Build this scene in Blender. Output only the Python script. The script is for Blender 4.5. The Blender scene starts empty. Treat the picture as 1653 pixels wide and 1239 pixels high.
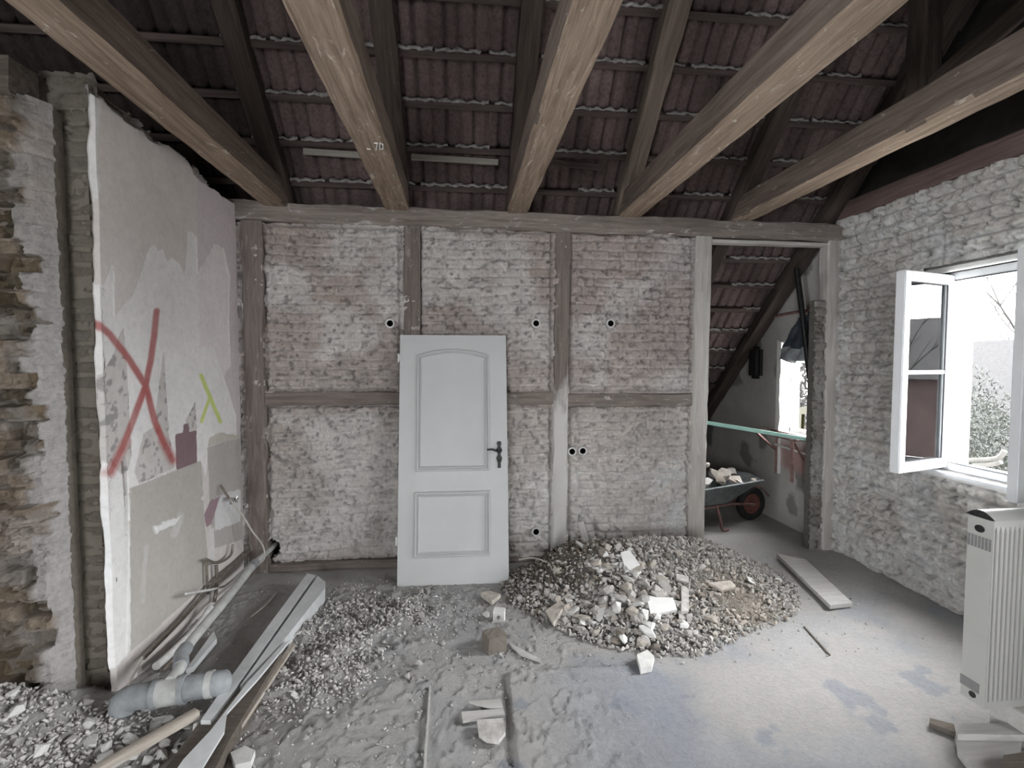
import bpy, bmesh, math, random
import numpy as np
from mathutils import Vector, Matrix

# ------------------------------------------------------------------ camera
F, CX, CY, H = 800.0, 826.5, 619.5, 1.75
YAW = math.atan((CX - 744) / F)
PIT = math.atan((CY - 582) / math.hypot(F, CX - 744))
scene = bpy.context.scene
COL = scene.collection
cam_data = bpy.data.cameras.new('camera')
cam_data.sensor_width = 36
cam_data.lens = 36 * F / 1653
cam_data.clip_start = 0.05
cam = bpy.data.objects.new('camera', cam_data)
COL.objects.link(cam)
cam.location = (0, 0, H)
cam.rotation_euler = (math.pi / 2 - PIT, 0, -YAW)
scene.camera = cam
# ------------------------------------------------------------------ exposure
scene.view_settings.view_transform = 'Standard'
scene.view_settings.look = 'None'
scene.view_settings.gamma = 1
scene.view_settings.use_curve_mapping = False
scene.view_settings.exposure = 4.0
scene.cycles.use_denoising = True
scene.cycles.max_bounces = 8
scene.cycles.diffuse_bounces = 6
scene.cycles.transparent_max_bounces = 12
scene.cycles.sample_clamp_indirect = 8
# ------------------------------------------------------------------ overcast sky
world = bpy.data.worlds.new('overcast_sky')
scene.world = world
world.use_nodes = True
wn = world.node_tree
bg = wn.nodes['Background']
tc = wn.nodes.new('ShaderNodeTexCoord')
sp = wn.nodes.new('ShaderNodeSeparateXYZ')
rp = wn.nodes.new('ShaderNodeValToRGB')
wn.links.new(tc.outputs['Generated'], sp.inputs[0])
wn.links.new(sp.outputs['Z'], rp.inputs[0])
wn.links.new(rp.outputs[0], bg.inputs[0])
rp.color_ramp.elements[0].position = 0.0
rp.color_ramp.elements[0].color = (0.90, 0.92, 0.94, 1)
rp.color_ramp.elements[1].position = 0.6
rp.color_ramp.elements[1].color = (0.99, 0.993, 1.0, 1)
dotn = wn.nodes.new('ShaderNodeVectorMath'); dotn.operation = 'DOT_PRODUCT'
el = math.radians(38)
wn.links.new(tc.outputs['Generated'], dotn.inputs[0]); dotn.inputs[1].default_value = (math.cos(el) * .98, math.cos(el) * .10, math.sin(el))
mxn = wn.nodes.new('ShaderNodeMath'); mxn.operation = 'MAXIMUM'; wn.links.new(dotn.outputs['Value'], mxn.inputs[0]); mxn.inputs[1].default_value = 0
pw = wn.nodes.new('ShaderNodeMath'); pw.operation = 'POWER'; wn.links.new(mxn.outputs[0], pw.inputs[0]); pw.inputs[1].default_value = 9
ml = wn.nodes.new('ShaderNodeMath'); ml.operation = 'MULTIPLY_ADD'; wn.links.new(pw.outputs[0], ml.inputs[0]); ml.inputs[1].default_value = 2.2; ml.inputs[2].default_value = 1.6
wn.links.new(ml.outputs[0], bg.inputs[1])

D = 4.20          # room-side face of the timber framed wall
XR, XL = 3.44, -1.78
WIN = (2.33, 3.31, 0.96, 2.38)      # open window in the right wall: y0 y1 z0 z1
WINS = (4.42, 5.02, 0.98, 1.95)     # small window of the side room
EXTRA = [(-0.3, 0.8, 0.95, 2.40), (-2.7, -1.6, 0.95, 2.40)]   # windows behind the camera, right wall
FRONT_FILL = (-2.4, -0.9, 0.9, 2.5)  # unseen front window, added and sized for ambient light
LEFT_FILL = (-1.2, 0.9, 0.6, 2.0)      # unseen opening added on the left for fill light: y0 y1 z0 z1     # added window in the wall behind the camera: x0 x1 z0 z1
def portal(name, loc, rot, sx, sy):
    l = bpy.data.lights.new(name, 'AREA')
    l.shape = 'RECTANGLE'; l.size = sx; l.size_y = sy
    l.cycles.is_portal = True
    o = bpy.data.objects.new(name, l); COL.objects.link(o)
    o.location = loc; o.rotation_euler = rot
for (a, b, c, d) in [WIN, WINS] + EXTRA:
    portal('window_daylight', (XR + .33, (a + b) / 2, (c + d) / 2), (0, math.pi / 2, 0), d - c, b - a)
portal('window_daylight', ((FRONT_FILL[0] + FRONT_FILL[1]) / 2, -3.78, (FRONT_FILL[2] + FRONT_FILL[3]) / 2), (math.pi / 2, 0, 0), FRONT_FILL[1] - FRONT_FILL[0], FRONT_FILL[3] - FRONT_FILL[2])  # portal of the added front window

portal('window_daylight', (-4.63, (LEFT_FILL[0] + LEFT_FILL[1]) / 2, (LEFT_FILL[2] + LEFT_FILL[3]) / 2), (0, -math.pi / 2, 0), LEFT_FILL[3] - LEFT_FILL[2], LEFT_FILL[1] - LEFT_FILL[0])  # portal of the added left opening
# ------------------------------------------------------------------ pixel to place
_fw = np.array([math.sin(YAW) * math.cos(PIT), math.cos(YAW) * math.cos(PIT), -math.sin(PIT)])
_rt = np.array([math.cos(YAW), -math.sin(YAW), 0.0])
_up = np.cross(_rt, _fw)
_C = np.array([0, 0, H])
def ray(x, y): return _fw + _rt * (x - CX) / F - _up * (y - CY) / F
def onY(x, y, Y): d = ray(x, y); return _C + d * (Y / d[1])
def onX(x, y, X): d = ray(x, y); return _C + d * (X / d[0])
def onZ(x, y, Z): d = ray(x, y); return _C + d * ((Z - H) / d[2])
def proj(P):
    v = P - _C
    z = v @ _fw
    return CX + F * (v @ _rt) / z, CY - F * (v @ _up) / z

# ------------------------------------------------------------------ noise
def _hash(ix, iy, seed):
    h = (ix.astype(np.int64) * 374761393 + iy.astype(np.int64) * 668265263 + seed * 1442695041) & 0xFFFFFFFF
    h = ((h ^ (h >> 13)) * 1274126177) & 0xFFFFFFFF
    h = (h ^ (h >> 16)) & 0xFFFF
    return h / 65535.0
def vnoise(x, y, seed=0):
    ix, iy = np.floor(x), np.floor(y)
    fx, fy = x - ix, y - iy
    fx = fx * fx * (3 - 2 * fx); fy = fy * fy * (3 - 2 * fy)
    a = _hash(ix, iy, seed); b = _hash(ix + 1, iy, seed)
    c = _hash(ix, iy + 1, seed); d = _hash(ix + 1, iy + 1, seed)
    return (a * (1 - fx) + b * fx) * (1 - fy) + (c * (1 - fx) + d * fx) * fy
def fbm(x, y, seed=0, octv=4):
    s = 0; a = 0.5; t = 0
    for k in range(octv):
        s = s + a * vnoise(x * 2 ** k, y * 2 ** k, seed + 17 * k); t += a; a *= 0.5
    return s / t
def sstep(a, b, x):
    t = np.clip((x - a) / (b - a), 0, 1); return t * t * (3 - 2 * t)

# ------------------------------------------------------------------ materials
def lin(c):
    return tuple(((v / 255) / 12.92 if v / 255 <= .04045 else ((v / 255 + .055) / 1.055) ** 2.4) for v in c)
class MatB:
    def __init__(s, name, rough=.85, metal=0):
        s.m = bpy.data.materials.new(name); s.m.use_nodes = True
        s.nt = s.m.node_tree; s.b = s.nt.nodes['Principled BSDF']
        s.b.inputs['Roughness'].default_value = rough
        s.b.inputs['Metallic'].default_value = metal
        s.b.inputs['Specular IOR Level'].default_value = .25
        s.tc = s.nt.nodes.new('ShaderNodeTexCoord')
    def n(s, t, **k):
        nd = s.nt.nodes.new(t)
        for a, v in k.items():
            if isinstance(a, str) and hasattr(nd, a): setattr(nd, a, v)
        return nd
    def l(s, a, b): s.nt.links.new(a, b)
    def noise(s, scale, detail=4, rough=.6, vec=(1, 1, 1), out='Object', dist=0):
        mp = s.n('ShaderNodeMapping'); mp.inputs['Scale'].default_value = vec
        s.l(s.tc.outputs[out], mp.inputs[0])
        n = s.n('ShaderNodeTexNoise'); n.inputs['Scale'].default_value = scale
        n.inputs['Detail'].default_value = detail; n.inputs['Roughness'].default_value = rough
        n.inputs['Distortion'].default_value = dist
        s.l(mp.outputs[0], n.inputs['Vector'])
        return n.outputs['Fac']
    def ramp(s, fac, stops):
        r = s.n('ShaderNodeValToRGB'); e = r.color_ramp.elements
        while len(e) < len(stops): e.new(.5)
        for i, (p, c) in enumerate(stops):
            e[i].position = p; e[i].color = tuple(c) + (1,)
        s.l(fac, r.inputs[0]); return r.outputs[0]
    def mix(s, fac, a, b, mode='MIX'):
        m = s.n('ShaderNodeMix'); m.data_type = 'RGBA'; m.blend_type = mode
        if isinstance(fac, (int, float)): m.inputs[0].default_value = fac
        else: s.l(fac, m.inputs[0])
        for k, v in ((6, a), (7, b)):
            if isinstance(v, tuple): m.inputs[k].default_value = v + (1,)
            else: s.l(v, m.inputs[k])
        return m.outputs[2]
    def bump(s, h, strength=.5, dist=.01, prev=None):
        b = s.n('ShaderNodeBump'); b.inputs['Strength'].default_value = strength
        b.inputs['Distance'].default_value = dist
        s.l(h, b.inputs['Height'])
        if prev is not None: s.l(prev, b.inputs['Normal'])
        return b.outputs[0]
    def done(s, col, nrm=None):
        if isinstance(col, tuple): s.b.inputs['Base Color'].default_value = col + (1,)
        else: s.l(col, s.b.inputs['Base Color'])
        if nrm is not None: s.l(nrm, s.b.inputs['Normal'])
        return s.m
def plain(name, c, rough=.7, metal=0, var=.25, scale=9, bumps=.15, spec=None):
    M = MatB(name, rough, metal)
    if spec is not None: M.b.inputs['Specular IOR Level'].default_value = spec
    f = M.noise(scale, 5)
    col = M.ramp(f, [(.3, tuple(v * (1 - var) for v in c)), (.7, tuple(min(1, v * (1 + var)) for v in c))])
    return M.done(col, M.bump(M.noise(scale * 8, 3), bumps, .004) if bumps else None)
def attr_mat(name, bstr=.6, fine=60, var=.22, rough=.95, bd=.012):
    M = MatB(name, rough)
    M.b.inputs['Specular IOR Level'].default_value = .1
    a = M.n('ShaderNodeAttribute'); a.attribute_name = 'Col'
    f = M.noise(fine, 6, .7)
    k = M.ramp(f, [(.30, (1 - var * 1.6,) * 3), (.5, (1,) * 3), (.72, (1 + var,) * 3)])
    k2 = M.ramp(M.noise(7, 5, .65), [(.3, (1 - var * .8, 1 - var * .8, 1 - var * .8)), (.7, (1 + var * .5,) * 3)])
    c = M.mix(1.0, a.outputs['Color'], k, 'MULTIPLY')
    c = M.mix(1.0, c, k2, 'MULTIPLY')
    n1 = M.bump(M.noise(fine * 1.3, 6, .75), bstr, bd)
    n1 = M.bump(M.noise(fine * .55, 8, .8, dist=1.5), bstr * .7, bd * 1.6, n1)
    return M.done(c, n1)
def wood(name, dark, light, dust=None, dustamt=.5, stretch=(1.2, 22, 22), bstr=.5, low=None):
    M = MatB(name, .85)
    M.b.inputs['Specular IOR Level'].default_value = .15
    oi = M.n('ShaderNodeObjectInfo')
    add = M.n('ShaderNodeVectorMath'); add.operation = 'ADD'
    sc = M.n('ShaderNodeVectorMath'); sc.operation = 'SCALE'
    M.l(oi.outputs['Location'], sc.inputs[0]); sc.inputs['Scale'].default_value = 3.7
    M.l(M.tc.outputs['Object'], add.inputs[0]); M.l(sc.outputs[0], add.inputs[1])
    def nz(scale, vec, det=5, rg=.65, dist=0):
        mp = M.n('ShaderNodeMapping'); mp.inputs['Scale'].default_value = vec
        M.l(add.outputs[0], mp.inputs[0])
        n = M.n('ShaderNodeTexNoise'); n.inputs['Scale'].default_value = scale
        n.inputs['Detail'].default_value = det; n.inputs['Roughness'].default_value = rg
        n.inputs['Distortion'].default_value = dist
        M.l(mp.outputs[0], n.inputs['Vector']); return n.outputs['Fac']
    g = nz(1.6, stretch, 6, .7, .6)
    col = M.ramp(g, [(.32, dark), (.52, tuple((a + b) / 2 for a, b in zip(dark, light))), (.70, light)])
    if dust:
        p = nz(5, (1, 3.0, 3.0), 6, .75, 1.2)
        msk = M.ramp(p, [(.50 + .16 * (1 - dustamt), (0, 0, 0)), (.60 + .16 * (1 - dustamt), (1, 1, 1))])
        col = M.mix(msk, col, dust)
    if low:
        sx = M.n('ShaderNodeSeparateXYZ'); M.l(M.tc.outputs['Object'], sx.inputs[0])
        ad = M.n('ShaderNodeMath'); ad.operation = 'MULTIPLY_ADD'; M.l(nz(3, (1, 4, 4), 4), ad.inputs[0]); ad.inputs[1].default_value = 1.1; M.l(sx.outputs[0], ad.inputs[2])
        msk2 = M.ramp(ad.outputs[0], [(low[0], (1, 1, 1)), (low[1], (0, 0, 0))]); col = M.mix(msk2, col, low[2])
    nrm = M.bump(g, bstr, .006)
    nrm = M.bump(nz(38, (.5, 1, 1), 4), .3, .004, nrm)
    return M.done(col, nrm)

m_brick = attr_mat('rough_brickwork', .9, 34, .16, bd=.016)
m_stone = attr_mat('broken_brickwork', .8, 34, .16, bd=.02)
m_plaster = attr_mat('old_wall_plaster', .25, 30, .06, bd=.006)
m_floor = attr_mat('dusty_floor', .8, 38, .07, bd=.014)
m_rubble = attr_mat('fine_rubble', 1.0, 70, .22, bd=.02)
m_roof = attr_mat('clay_tile_underside', .6, 40, .25, bd=.01)
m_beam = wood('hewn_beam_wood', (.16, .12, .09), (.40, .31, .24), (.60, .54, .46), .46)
m_beam_shade = wood('hewn_beam_side', (.085, .066, .055), (.20, .16, .135), (.40, .36, .32), .3)  # darker copy of the beam wood, shade painted onto the side faces
m_rafter = wood('old_rafter_wood', (.035, .027, .023), (.09, .07, .06), (.2, .17, .15), .05)
m_rafterm = wood('weathered_lintel_wood', (.07, .058, .05), (.16, .135, .115), (.3, .28, .25), .2)
m_frame = wood('frame_timber', (.15, .125, .11), (.30, .265, .24), (.48, .46, .44), .55)
m_framed = wood('dark_frame_timber', (.12, .10, .09), (.25, .215, .195), (.44, .42, .39), .42)
m_framedust = wood('frame_timber_dusty_foot', (.13, .11, .10), (.27, .235, .21), (.50, .48, .46), .4, low=(.42, .75, (.60, .585, .565)))
m_framep = wood('pale_frame_timber', (.40, .375, .35), (.58, .56, .53), (.62, .60, .58), .5, bstr=.3)
m_batten = wood('batten_wood', (.05, .038, .034), (.11, .085, .078), (.3, .28, .26), .05)
m_pale_batten = wood('pale_batten_wood', (.25, .23, .2), (.34, .32, .29))
m_plate = wood('red_brown_plate', (.10, .07, .064), (.19, .135, .125), (.34, .3, .27), .12)
m_lath = wood('fresh_lath_wood', (.36, .32, .27), (.50, .46, .41), (.5, .49, .47), .5, bstr=.2)
m_brown = wood('brown_plank_wood', (.10, .085, .07), (.17, .15, .13), (.3, .28, .26), .2)
m_dustboard = wood('dusty_board', (.42, .41, .39), (.54, .53, .52), (.58, .57, .56), .6, bstr=.15)
m_white = plain('white_door_paint', (.54, .553, .557), .45, 0, .04, 3, .03, .4)
m_wboard = plain('white_board_paint', (.62, .64, .65), .5, 0, .10, 14, .08)
m_pvc = plain('white_window_plastic', (.78, .80, .82), .35, 0, .04, 5, 0, .5)
m_pvcgasket = plain('dark_gasket', (.03, .03, .035), .6, 0, .1, 5, 0)
m_iron = plain('dark_wrought_iron', (.045, .045, .045), .42, .6, .4, 40, .2)
m_pipe = plain('grey_drain_pipe', (.31, .33, .345), .55, 0, .5, 5, .15)
m_pipel = plain('pale_drain_pipe', (.50, .51, .50), .5, 0, .2, 12, .1)
m_copper = plain('dusty_metal_pipe', (.22, .19, .165), .5, .3, .35, 30, .2)
m_chrome = plain('chrome_fitting', (.65, .66, .68), .18, 1, .15, 30, 0)
m_cable = plain('pale_cable', (.5, .47, .43), .6, 0, .15, 20, 0)
m_conduit = plain('white_conduit', (.66, .66, .65), .5, 0, .15, 30, .1)
m_hole_shade = plain('black_void_lining', (.012, .011, .01), .9, 0, .2, 10, 0)  # black that paints the shade inside holes
m_mat_black = plain('black_canvas', (.018, .017, .017), .8, 0, .3, 20, .2)
m_foil = plain('dark_plastic_sheet', (.045, .055, .07), .35, 0, .3, 6, .4, .5)
m_foilgrey = plain('grey_translucent_foil', (.28, .30, .31), .35, 0, .35, 12, .4, .5)
m_green = plain('mint_level_paint', (.34, .56, .50), .4, 0, .08, 8, 0)
m_rust = plain('rusty_pink_steel', (.20, .12, .11), .65, .2, .35, 25, .2)
m_tray = plain('galvanised_tray', (.17, .185, .19), .5, .4, .3, 14, .1)
m_rubber = plain('black_rubber', (.02, .02, .02), .7, 0, .2, 20, .1)
m_rim = plain('red_wheel_rim', (.17, .07, .06), .5, .2, .3, 20, .1)
m_rad = plain('cream_radiator_enamel', (.44, .44, .42), .4, 0, .05, 4, 0, .4)
m_radd = plain('grey_radiator_grille', (.22, .22, .22), .5, 0, .1, 20, 0)
m_chunk = plain('grey_rubble_chunk', (.50, .485, .465), .95, 0, .30, 22, .8, .1)
m_chunk2 = plain('beige_rubble_chunk', (.52, .48, .43), .95, 0, .30, 22, .8, .1)
m_chunk3 = plain('white_plaster_chunk', (.70, .70, .68), .9, 0, .12, 22, .4, .1)
m_chunk4 = plain('brown_brick_chunk', (.27, .24, .21), .95, 0, .40, 26, 1, .1)
m_slab = plain('white_plaster_slab', (.80, .80, .79), .8, 0, .06, 8, .2)
m_reveal = plain('white_reveal_plaster', (.72, .72, .71), .9, 0, .08, 10, .3)
m_farroof = plain('weathered_grey_tiles', (.0125, .0125, .013), .9, 0, .35, 12, 0)
m_extwall = plain('pink_house_render', (.06, .044, .043), .9, 0, .2, 2, 0)
m_extroof = plain('grey_slate_roof', (.020, .020, .021), .8, 0, .35, 20, 0)
m_hedge = plain('evergreen_leaf', (.0095, .012, .0085), .7, 0, .6, 3, 0)
m_bark = plain('bare_tree_bark', (.016, .015, .014), .9, 0, .3, 10, 0)
m_soil = plain('garden_soil', (.025, .025, .02), .95, 0, .4, 2, 0)
m_bounce_yard = plain('pale_concrete_yard', (.42, .41, .39), .95, 0, .15, 2, 0)  # ground made pale so it throws daylight up into the room
m_yellow = plain('yellow_tarpaulin', (.016, .015, .003), .6, 0, .15, 6, 0)
m_palebr = plain('pale_cut_wood', (.05, .048, .044), .8, 0, .2, 10, 0)
m_dim = plain('grey_limewash', (.16, .155, .145), .95, 0, .3, 4, .5)
m_dark_masonry = plain('sooty_masonry', (.035, .032, .03), .95, 0, .35, 6, .6)
def sheet_mat():
    M = MatB('worn_floor_sheet', .8)
    c_ = M.ramp(M.noise(2.2, 6, .65), [(.38, (.62, .61, .595)), (.52, (.56, .575, .60)), (.62, (.50, .53, .58)), (.75, (.66, .66, .65))])
    return M.done(c_, M.bump(M.noise(38, 5), .6, .01))
m_sheetfloor = sheet_mat()
def glass_mat():
    M = MatB('window_glass', .02); nt = M.nt
    out = [n for n in nt.nodes if n.type == 'OUTPUT_MATERIAL'][0]
    tr = nt.nodes.new('ShaderNodeBsdfTransparent'); tr.inputs[0].default_value = (.93, .95, .95, 1)
    gl = nt.nodes.new('ShaderNodeBsdfGlossy'); gl.inputs['Roughness'].default_value = .01
    fr = nt.nodes.new('ShaderNodeFresnel'); fr.inputs[0].default_value = 1.9
    mx = nt.nodes.new('ShaderNodeMixShader')
    nt.links.new(fr.outputs[0], mx.inputs[0]); nt.links.new(tr.outputs[0], mx.inputs[1]); nt.links.new(gl.outputs[0], mx.inputs[2])
    nt.links.new(mx.outputs[0], out.inputs[0])
    return M.m
m_glass = glass_mat()

# ------------------------------------------------------------------ mesh helpers
def link(name, me, mat, parent=None, loc=(0, 0, 0), rot=None):
    o = bpy.data.objects.new(name, me); COL.objects.link(o)
    if mat is not None:
        for m in (mat if isinstance(mat, list) else [mat]): me.materials.append(m)
    o.location = loc
    if rot is not None: o.rotation_euler = rot
    if parent is not None: o.parent = parent
    return o
class MB:
    """collects shapes into one mesh"""
    def __init__(s): s.v = []; s.f = []; s.mi = []
    def add(s, v, f, mi=0):
        b = len(s.v); s.v += [tuple(map(float, p)) for p in v]
        s.f += [tuple(i + b for i in q) for q in f]; s.mi += [mi] * len(f)
    def box(s, a, b, mi=0, bev=0):
        x0, y0, z0 = [min(p, q) for p, q in zip(a, b)]; x1, y1, z1 = [max(p, q) for p, q in zip(a, b)]
        if bev <= 0:
            v = [(x0, y0, z0), (x1, y0, z0), (x1, y1, z0), (x0, y1, z0), (x0, y0, z1), (x1, y0, z1), (x1, y1, z1), (x0, y1, z1)]
            s.add(v, [(0, 3, 2, 1), (4, 5, 6, 7), (0, 1, 5, 4), (1, 2, 6, 5), (2, 3, 7, 6), (3, 0, 4, 7)], mi)
        else:
            bm = bmesh.new(); bmesh.ops.create_cube(bm, size=1)
            bmesh.ops.scale(bm, vec=(x1 - x0, y1 - y0, z1 - z0), verts=bm.verts)
            bmesh.ops.translate(bm, vec=((x0 + x1) / 2, (y0 + y1) / 2, (z0 + z1) / 2), verts=bm.verts)
            bmesh.ops.bevel(bm, geom=list(bm.edges), offset=bev, segments=2, affect='EDGES')
            s.add([v.co[:] for v in bm.verts], [[v.index for v in f.verts] for f in bm.faces], mi); bm.free()
        return s
    def prism(s, pts, z0, z1, mi=0, axis=2):
        """polygon pts extruded between two levels along axis (2: xy polygon, 1: xz polygon, 0: yz polygon)"""
        n = len(pts)
        def P(p, z):
            if axis == 2: return (p[0], p[1], z)
            if axis == 1: return (p[0], z, p[1])
            return (z, p[0], p[1])
        v = [P(p, z0) for p in pts] + [P(p, z1) for p in pts]
        f = [tuple(range(n - 1, -1, -1)), tuple(range(n, 2 * n))] + [(i, (i + 1) % n, n + (i + 1) % n, n + i) for i in range(n)]
        s.add(v, f, mi); return s
    def tube(s, pts, r, seg=12, mi=0, cap=True):
        pts = [Vector(p) for p in pts]; n = len(pts)
        rs = r if isinstance(r, (list, tuple)) else [r] * n
        t0 = (pts[1] - pts[0]).normalized()
        a = Vector((0, 0, 1)) if abs(t0.z) < .9 else Vector((1, 0, 0))
        u = t0.cross(a).normalized(); vs = []
        for i, p in enumerate(pts):
            t = (pts[min(i + 1, n - 1)] - pts[max(i - 1, 0)]).normalized()
            u = (u - t * u.dot(t)).normalized(); w = t.cross(u)
            for k in range(seg):
                an = 2 * math.pi * k / seg
                vs.append(p + (u * math.cos(an) + w * math.sin(an)) * rs[i])
        f = [(i * seg + k, i * seg + (k + 1) % seg, (i + 1) * seg + (k + 1) % seg, (i + 1) * seg + k) for i in range(n - 1) for k in range(seg)]
        if cap: f += [tuple(range(seg - 1, -1, -1)), tuple((n - 1) * seg + k for k in range(seg))]
        s.add(vs, f, mi); return s
    def build(s, name, mat, parent=None, loc=(0, 0, 0), rot=None, smooth=False):
        me = bpy.data.meshes.new(name); me.from_pydata(s.v, [], s.f)
        bm = bmesh.new(); bm.from_mesh(me); bmesh.ops.recalc_face_normals(bm, faces=bm.faces); bm.to_mesh(me); bm.free()
        o = link(name, me, mat, parent, loc, rot)
        if any(s.mi): me.polygons.foreach_set('material_index', s.mi)
        if smooth:
            me.polygons.foreach_set('use_smooth', [True] * len(me.polygons))
            me.set_sharp_from_angle(angle=math.radians(40))
        return o
def tag(o, label=None, cat=None, group=None, kind=None):
    if label: o['label'] = label
    if cat: o['category'] = cat
    if group: o['group'] = group
    if kind: o['kind'] = kind
    return o
def struct(o): o['kind'] = 'structure'; return o
def empty(name, loc=(0, 0, 0), rot=None):
    o = bpy.data.objects.new(name, None); COL.objects.link(o); o.location = loc; o.empty_display_size = .1
    if rot is not None: o.rotation_euler = rot
    return o
def smooth_path(ctrl, n=8):
    """Catmull-Rom through control points"""
    P = [Vector(p) for p in ctrl]; P = [P[0] * 2 - P[1]] + P + [P[-1] * 2 - P[-2]]; out = []
    for i in range(1, len(P) - 2):
        for k in range(n):
            t = k / n; a, b, c, d = P[i - 1:i + 3]
            out.append(.5 * ((2 * b) + (c - a) * t + (2 * a - 5 * b + 4 * c - d) * t * t + (3 * b - a - 3 * c + d) * t ** 3))
    return out + [P[-2]]

def sheet(name, P, col, mat, keep=None, smooth=True, extra=None, parent=None):
    """P: (nv,nu,3) array of points, col (nv,nu,3) albedo kept in the attribute Col; keep: faces mask (nv-1,nu-1); extra: MB with closing geometry"""
    nv, nu = P.shape[:2]
    idx = np.arange(nv * nu).reshape(nv, nu)
    q = np.stack([idx[:-1, :-1], idx[:-1, 1:], idx[1:, 1:], idx[1:, :-1]], -1)
    q = q.reshape(-1, 4) if keep is None else q[keep]
    verts = P.reshape(-1, 3); cols = col.reshape(-1, 3)
    nq = len(q)
    ev, ef = (np.array(extra.v).reshape(-1, 3), extra.f) if extra else (np.zeros((0, 3)), [])
    allv = np.concatenate([verts, ev]); me = bpy.data.meshes.new(name)
    faces = [tuple(r) for r in q.tolist()] + [tuple(i + len(verts) for i in f) for f in ef]
    me.from_pydata(allv.tolist(), [], faces)
    at = me.color_attributes.new('Col', 'FLOAT_COLOR', 'POINT')
    mc = cols.mean(0) if extra is not None and getattr(extra, 'col', None) is None else (extra.col if extra is not None else None)
    c4 = np.ones((len(allv), 4)); c4[:len(verts), :3] = cols
    if len(ev): c4[len(verts):, :3] = mc
    at.data.foreach_set('color', c4.ravel())
    if smooth:
        sm = [True] * nq + [False] * len(ef); me.polygons.foreach_set('use_smooth', sm)
    return link(name, me, mat, parent)

def brickwork(U, V, seed, rough=1.0, bl=.255, bh=.077, joint=.012):
    """height (m, towards the room) and colour weights of worn brick courses"""
    wob = (fbm(U * 1.3, V * 1.3, seed, 3) - .5) * .05
    v = V + wob; row = np.floor(v / bh)
    off = (row % 2) * bl * .5 + (_hash(row, row * 0 + 3, seed) - .5) * .06
    u = U + off + (fbm(U * 6, V * 6, seed + 9, 2) - .5) * .03
    colm = np.floor(u / bl); fu = u / bl - colm; fv = v / bh - row
    header = _hash(colm, row, seed + 5) > .62
    fu2 = np.where(header, (fu * 2) % 1, fu); colm2 = np.where(header, colm * 2 + np.floor(fu * 2) + 0.5, colm)
    w = np.where(header, bl / 2, bl)
    ej = np.minimum(np.minimum(fu2, 1 - fu2) * w, np.minimum(fv, 1 - fv) * bh)
    ej = ej + (fbm(U * 30, V * 30, seed + 2, 3) - .5) * .012
    inside = sstep(joint * .3, joint * 1.3, ej)
    br = _hash(np.floor(colm2 * 2), row, seed + 11)
    chip = fbm(U * 11, V * 14, seed + 3, 4)
    crk = sstep(.022, .004, np.abs(fbm(U * 7, V * 12, seed + 61, 4) - .5)) * sstep(.5, .62, fbm(U * 3, V * 3, seed + 62, 3))
    fill = sstep(.45, .62, fbm(U * 2.1, V * 2.6, seed + 21, 4))      # mortar smear hides the joints
    inside = inside * (1 - .42 * fill) + .42 * fill
    h = inside * .024 + (br - .5) * .014 * (1 - .6 * fill) + (chip - .5) * .03
    pits = sstep(.66, .71, fbm(U * 27, V * 44, seed + 31, 3))
    h = (h - pits * .024 - crk * .02) * rough + (fbm(U * 45, V * 45, seed + 41, 2) - .5) * .006
    return h, inside, br, fill, pits, chip

# ------------------------------------------------------------------ floor
HEAPS = [(0.78, 3.72, .40, .32, .30), (1.25, 3.72, .36, .42, .36), (1.15, 3.30, .26, .42, .34), (1.75, 3.85, .36, .48, .34), (2.12, 3.72, .20, .36, .34), (1.35, 2.98, .12, .32, .22), (1.9, 3.35, .16, .4, .32)]
def heap_h(x, y):
    h = 0
    for (cx, cy, hh, sx, sy) in HEAPS:
        h = h + hh * .62 * np.exp(-(((x - cx) / sx) ** 2 + ((y - cy) / sy) ** 2))
    return np.maximum(h - .028, 0)
def debris_w(x, y):
    """low spread of crumbled plaster left of the door and around the pipes"""
    a = np.exp(-(((x + .75 - (y - 3.1) * .12) / .42) ** 2 + ((y - 3.0) / .62) ** 2))
    b = np.exp(-(((x + .55) / .5) ** 2 + ((y - 3.45) / .35) ** 2)) * .7
    c = sstep(-1.25, -1.7, x) * sstep(3.0, 2.3, y)
    return np.clip(a + b, 0, 1), c
def floor_h(x, y):
    a, c = debris_w(x, y)
    n = fbm(x * 6, y * 6, 3, 4)
    h = (n - .45) * .012 + a * (.006 + .055 * sstep(.35, .75, fbm(x * 8, y * 8, 8, 5))) + c * (.03 + .07 * fbm(x * 7, y * 7, 12, 4))
    h = h + (.17 + .05 * fbm(x * 11, y * 11, 19, 4)) * np.exp(-((x + 2.08) / .30) ** 2 - ((y - 2.36) / .30) ** 2)
    ridg = np.abs(fbm(x * 14 + 3, y * 10, 77, 4) - .5)
    left = sstep(1.3, .4, x) * sstep(4.2, 3.6, y)
    h = h + left * (.045 - np.minimum(ridg, .045)) * .30
    return h
step = .0125
xs = np.arange(-2.6, 3.4501, step); ys = np.arange(1.3, 4.7, step)
X, Y = np.meshgrid(xs, ys)
Zf = floor_h(X, Y)
n1 = fbm(X * 1.3, Y * 1.3, 5, 5); n2 = fbm(X * 5, Y * 5, 6, 4)
dust = np.array([.47, .46, .448]); blue = np.array([.33, .35, .385]); pale = np.array([.44, .45, .465])
wb = sstep(.38, .56, n1) * sstep(.1, 1.0, X) * sstep(3.6, 3.0, Y)
wb = np.clip(wb * .9 + sstep(.64, .7, n2) * sstep(3.1, 2.4, Y) * .8 * sstep(-.6, .2, X), 0, 1)[..., None]
colf = dust * (1 - wb) + blue * wb
wp = sstep(.52, .7, fbm(X * 2.2, Y * 3, 9, 4))[..., None]
colf = colf * (1 - .5 * wp) + pale * .5 * wp
aa, cc = debris_w(X, Y)
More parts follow.
